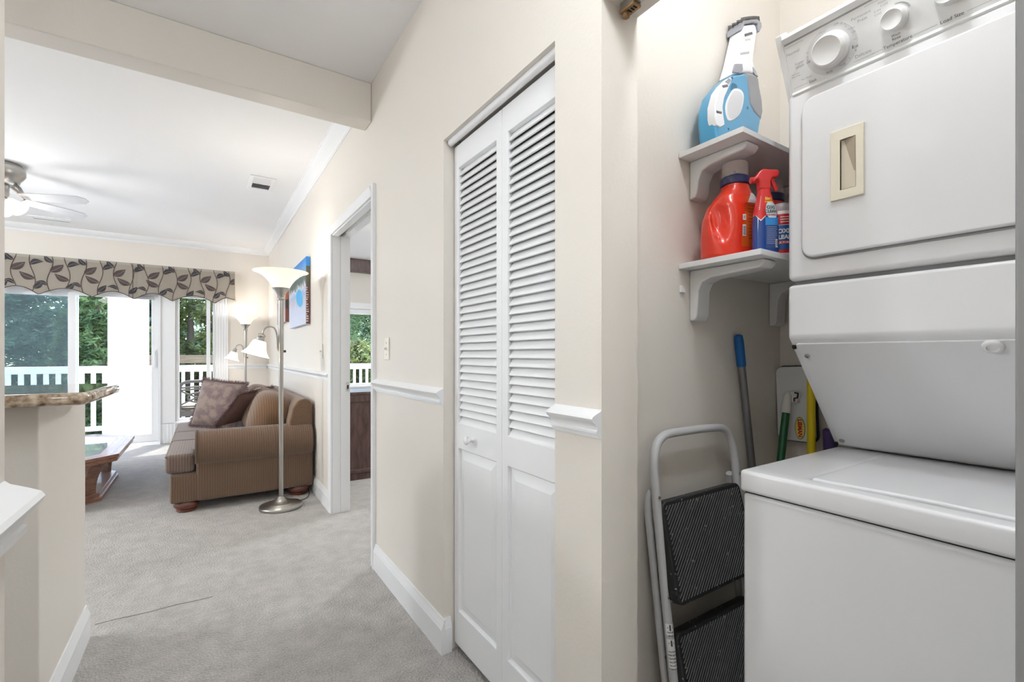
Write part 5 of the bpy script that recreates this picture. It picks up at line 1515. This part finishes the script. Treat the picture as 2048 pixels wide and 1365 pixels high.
# ================================================================== BALCONY
DK = -0.12; YRL = 9.9
M_DECK = mat('balcony_deck_paint', (206, 204, 200), 0.7, var=0.04)
struct('balcony_deck', MB().box(-6.5, 6.0, 7.87, 10.05, DK - 0.15, DK), M_DECK)
M_EXT = mat('exterior_white_paint', (240, 240, 238), 0.6)
tag(obj('balcony_column', MB().box(-1.29, -0.79, 9.72, 10.02, DK, 5.2), M_EXT, bevel=0.01), 'broad white square column standing on the balcony', 'column')
def railing(x0, x1, label, step, ph, bw):
    t = thing('balcony_railing', label, 'railing', ((x0 + x1) / 2, YRL + 0.04, DK), 'white balcony railings')
    obj('top_rail', MB().box(x0, x1, YRL, YRL + 0.09, 0.885, 0.995), M_EXT, t, bevel=0.006)
    obj('bottom_rail', MB().box(x0, x1, YRL + 0.015, YRL + 0.075, -0.045, 0.025), M_EXT, t, bevel=0.004)
    for px in (x0 + 0.045, x1 - 0.045):
        obj('post', MB().box(px - 0.045, px + 0.045, YRL + 0.005, YRL + 0.085, DK, 0.885), M_EXT, t)
    n = int((x1 - x0 - 0.12) / step)
    b0 = None
    for k in range(n + 1):
        x = x0 + ph + k * step
        if x > x1 - 0.1: break
        if b0 is None:
            b0 = obj('baluster', MB().box(x - bw / 2, x + bw / 2, YRL + 0.028, YRL + 0.062, 0.020, 0.890), M_EXT, t)
        else:
            clone(b0, (step * k, 0, 0), t)
railing(-4.6, -1.29, 'white balcony railing left of the column', 0.137, 0.094, 0.058)
railing(-0.79, 1.35, 'white balcony railing behind the patio chair', 0.129, 0.09, 0.050)
railing(1.35, 4.6, 'white balcony railing outside the bedroom window', 0.129, 0.10, 0.045)
M_OLDW = m_wood('weathered_wood', (140, 118, 92), (100, 82, 62), (0.6, 4, 14), 0.8, 0.0)
nr = thing('wooden_rail', 'weathered wooden rail beyond the balcony railing', 'railing', (0.1, 12.2, -2.0))
obj('beam', MB().box(-1.0, 1.6, 12.15, 12.27, 1.00, 1.17), M_OLDW, nr, bevel=0.006)
for x in (-0.9, 1.5):
    obj('post', MB().box(x - 0.06, x + 0.06, 12.16, 12.26, -2.0, 1.0), M_OLDW, nr)

# ---- wrought metal patio chair
M_IRON = mat('bronze_wrought_metal', (58, 51, 43), 0.6, 0.0, var=0.1)
pc = thing('patio_chair', 'bronze wrought metal patio chair with cushion on the balcony', 'chair', (-0.16, 8.75, DK))
cx_, cy_ = -0.098, 8.78
yb = cy_ - 0.22      # backrest plane, nearer the window
def T3(name, pts, r, par=None, it=0):
    return obj(name, MB().tube(smoothpoly(pts, it, False) if it else pts, r, 8), M_IRON, par or pc, smooth=True)
w_ = 0.215
T3('back_frame', [(cx_ - w_, yb, DK + 0.01), (cx_ - w_, yb, 0.62), (cx_ - w_, yb - 0.02, 0.70), (cx_ - w_ * 0.8, yb - 0.03, 0.765), (cx_, yb - 0.035, 0.785), (cx_ + w_ * 0.8, yb - 0.03, 0.765), (cx_ + w_, yb - 0.02, 0.70), (cx_ + w_, yb, 0.62), (cx_ + w_, yb, DK + 0.01)], 0.024, it=2)
T3('back_rail', [(cx_ - w_, yb - 0.012, 0.68), (cx_, yb - 0.022, 0.695), (cx_ + w_, yb - 0.012, 0.68)], 0.013)
T3('back_rail', [(cx_ - w_, yb - 0.008, 0.645), (cx_, yb - 0.018, 0.66), (cx_ + w_, yb - 0.008, 0.645)], 0.013)
T3('back_rail', [(cx_ - w_, yb, 0.40), (cx_ + w_, yb, 0.40)], 0.012)
ring_ = [(cx_ + 0.115 * math.cos(2 * PI * k / 24), yb - 0.006, 0.530 + 0.070 * math.sin(2 * PI * k / 24)) for k in range(24)]
obj('back_ring', MB().tube(ring_, 0.014, 8, closed=True), M_IRON, pc, smooth=True)
for s in (-1, 1):
    T3('back_scroll', [(cx_ - s * w_, yb - 0.004, 0.64), (cx_ - s * 0.10, yb - 0.006, 0.580), (cx_, yb - 0.006, 0.530), (cx_ + s * 0.10, yb - 0.006, 0.480), (cx_ + s * w_, yb - 0.004, 0.42)], 0.012, it=1)
    T3('arm', [(cx_ + s * w_, yb, 0.58), (cx_ + s * (w_ + 0.03), yb + 0.15, 0.59), (cx_ + s * (w_ + 0.03), yb + 0.42, 0.57), (cx_ + s * (w_ + 0.01), yb + 0.47, 0.50), (cx_ + s * w_, yb + 0.46, DK + 0.01)], 0.015, it=2)
obj('seat', MB().box(cx_ - w_, cx_ + w_, yb + 0.01, yb + 0.47, 0.335, 0.362), M_IRON, pc, bevel=0.006)
obj('seat_apron', MB().box(cx_ - w_, cx_ + w_, yb - 0.006, yb + 0.012, 0.25, 0.335), M_IRON, pc, bevel=0.004)
cushion((cx_, yb + 0.24, 0.400), (0.225, 0.225, 0.042), 0.6, 0.35, mat('cream_seat_cushion', (216, 200, 170), 0.9), 'seat_pad', pc, None, 16)

# ================================================================== TREES beyond the balcony
def m_leaf(name, c1, c2, c3):
    m = mat(name, c1, 0.45, spec=0.4)
    n, l, p = nodes_of(m)
    tc = n.new('ShaderNodeTexCoord')
    a = n.new('ShaderNodeTexNoise'); a.inputs['Scale'].default_value = 2.6; a.inputs['Detail'].default_value = 8
    r = n.new('ShaderNodeValToRGB'); e = r.color_ramp.elements
    e[0].position = 0.34; e[0].color = rgb(c2); e[1].position = 0.66; e[1].color = rgb(c1)
    q = e.new(0.78); q.color = rgb(c3)
    l.new(tc.outputs['Object'], a.inputs['Vector']); l.new(a.outputs['Fac'], r.inputs[0]); l.new(r.outputs[0], p.inputs['Base Color'])
    tl = n.new('ShaderNodeBsdfTranslucent'); l.new(r.outputs[0], tl.inputs[0])
    mx = n.new('ShaderNodeMixShader'); mx.inputs[0].default_value = 0.45
    l.new(p.outputs[0], mx.inputs[1]); l.new(tl.outputs[0], mx.inputs[2])
    l.new(mx.outputs[0], n['Material Output'].inputs[0])
    return m
M_LF = [m_leaf('green_leaf', (126, 146, 92), (56, 78, 46), (226, 230, 196)), m_leaf('dark_leaf', (108, 134, 104), (48, 70, 54), (206, 216, 196)), m_leaf('olive_leaf', (132, 144, 78), (70, 70, 40), (196, 150, 84))]  # pale third colours of green and dark leaves paint in bright highlights
M_BARK = mat('tree_bark', (92, 78, 66), 0.9, bump=0.4, bscale=20, var=0.2)
def tree(name, x, y, zc, rx, ry, rz, n, size, m, label, zb=-3.2, lean_=0.0, seed=0):
    rd = random.Random(seed)
    t = thing(name, label, 'tree', (x, y, zb))
    obj('trunk', MB().tube([(x, y, zb), (x + 0.1 * rd.uniform(-1, 1), y + 0.05, (zb + zc) / 2), (x + lean_, y, zc + rz * 0.6)], [0.22, 0.16, 0.05], 10), M_BARK, t, smooth=True)
    mb = MB()
    cl = []
    for k in range(110):
        th, ph, r = rd.uniform(0, 2 * PI), math.acos(rd.uniform(-1, 1)), rd.uniform(0.35, 1.0) ** 0.6
        cl.append((x + lean_ + rx * r * math.sin(ph) * math.cos(th), y + ry * r * math.sin(ph) * math.sin(th), zc + rz * r * math.cos(ph), rd.uniform(0.22, 0.42)))
    for k in range(n):
        c = cl[rd.randrange(len(cl))]
        g = lambda: max(-0.9, min(0.9, rd.gauss(0, 0.55))) * c[3] * min(rx, rz) * 0.9
        p = Vector((c[0] + g(), c[1] + g() * 0.8, c[2] + g() * 0.7))
        d = Vector((rd.uniform(-1, 1), rd.uniform(-1, 1), rd.uniform(-0.8, 0.5))).normalized() * size * rd.uniform(0.7, 1.5)
        e = d.cross(Vector((rd.uniform(-1, 1), rd.uniform(-1, 1), rd.uniform(-1, 1)))).normalized() * size * 0.34
        mb.add([p - d, p + e, p + d, p - e], [(0, 1, 2, 3)])
    tag(obj('crown', mb, m, t), None, None, kind='stuff')
tree('leafy_tree', -3.75, 14.6, 1.3, 1.15, 1.0, 2.1, 16000, 0.062, M_LF[1], 'blue green leafy tree outside the screened left door panel', seed=1)
tree('magnolia_tree', -1.95, 13.4, 1.0, 0.62, 0.8, 2.1, 20000, 0.068, M_LF[0], 'bright green broad leaved tree left of the white column', seed=2)
tree('autumn_tree', -0.30, 15.0, 1.5, 0.80, 0.8, 2.4, 18000, 0.066, M_LF[2], 'olive and rust coloured tree outside the narrow window', seed=3)
tree('leafy_tree', 1.6, 17.5, 1.4, 1.1, 1.0, 2.0, 10000, 0.075, M_LF[1], 'dark green tree beyond the railing right of the narrow window', seed=4)
tree('bushy_tree', 3.55, 13.0, 0.55, 0.8, 0.7, 1.0, 7000, 0.07, M_LF[2], 'low broad leaved bush outside the bedroom window', seed=5)
tree('pine_tree', 5.9, 19.5, 2.0, 1.6, 1.2, 2.6, 10000, 0.075, M_LF[0], 'tall thin pine tree outside the bedroom window', zb=-3.2, seed=6)
tree('leafy_tree', -7.6, 17.0, 0.9, 2.0, 1.2, 2.4, 6000, 0.11, M_LF[1], 'farthest left leafy tree beyond the sliding door', seed=7)
tree('distant_tree', 9.6, 33.0, 2.2, 3.6, 1.5, 4.2, 14000, 0.22, M_LF[1], 'distant blue green tree far behind the pine by the bedroom window', seed=9)
M_GRASS = mat('lawn', (70, 94, 48), 0.9, var=0.3, vscale=1.5)
struct('lawn', MB().box(-30, 30, 10.3, 50, -3.5, -3.2), M_GRASS)
tree('hedge_tree', -2.0, 25.0, 0.3, 8.5, 1.5, 3.6, 16000, 0.24, M_LF[1], 'long dark hedge of trees far behind the garden', seed=8)
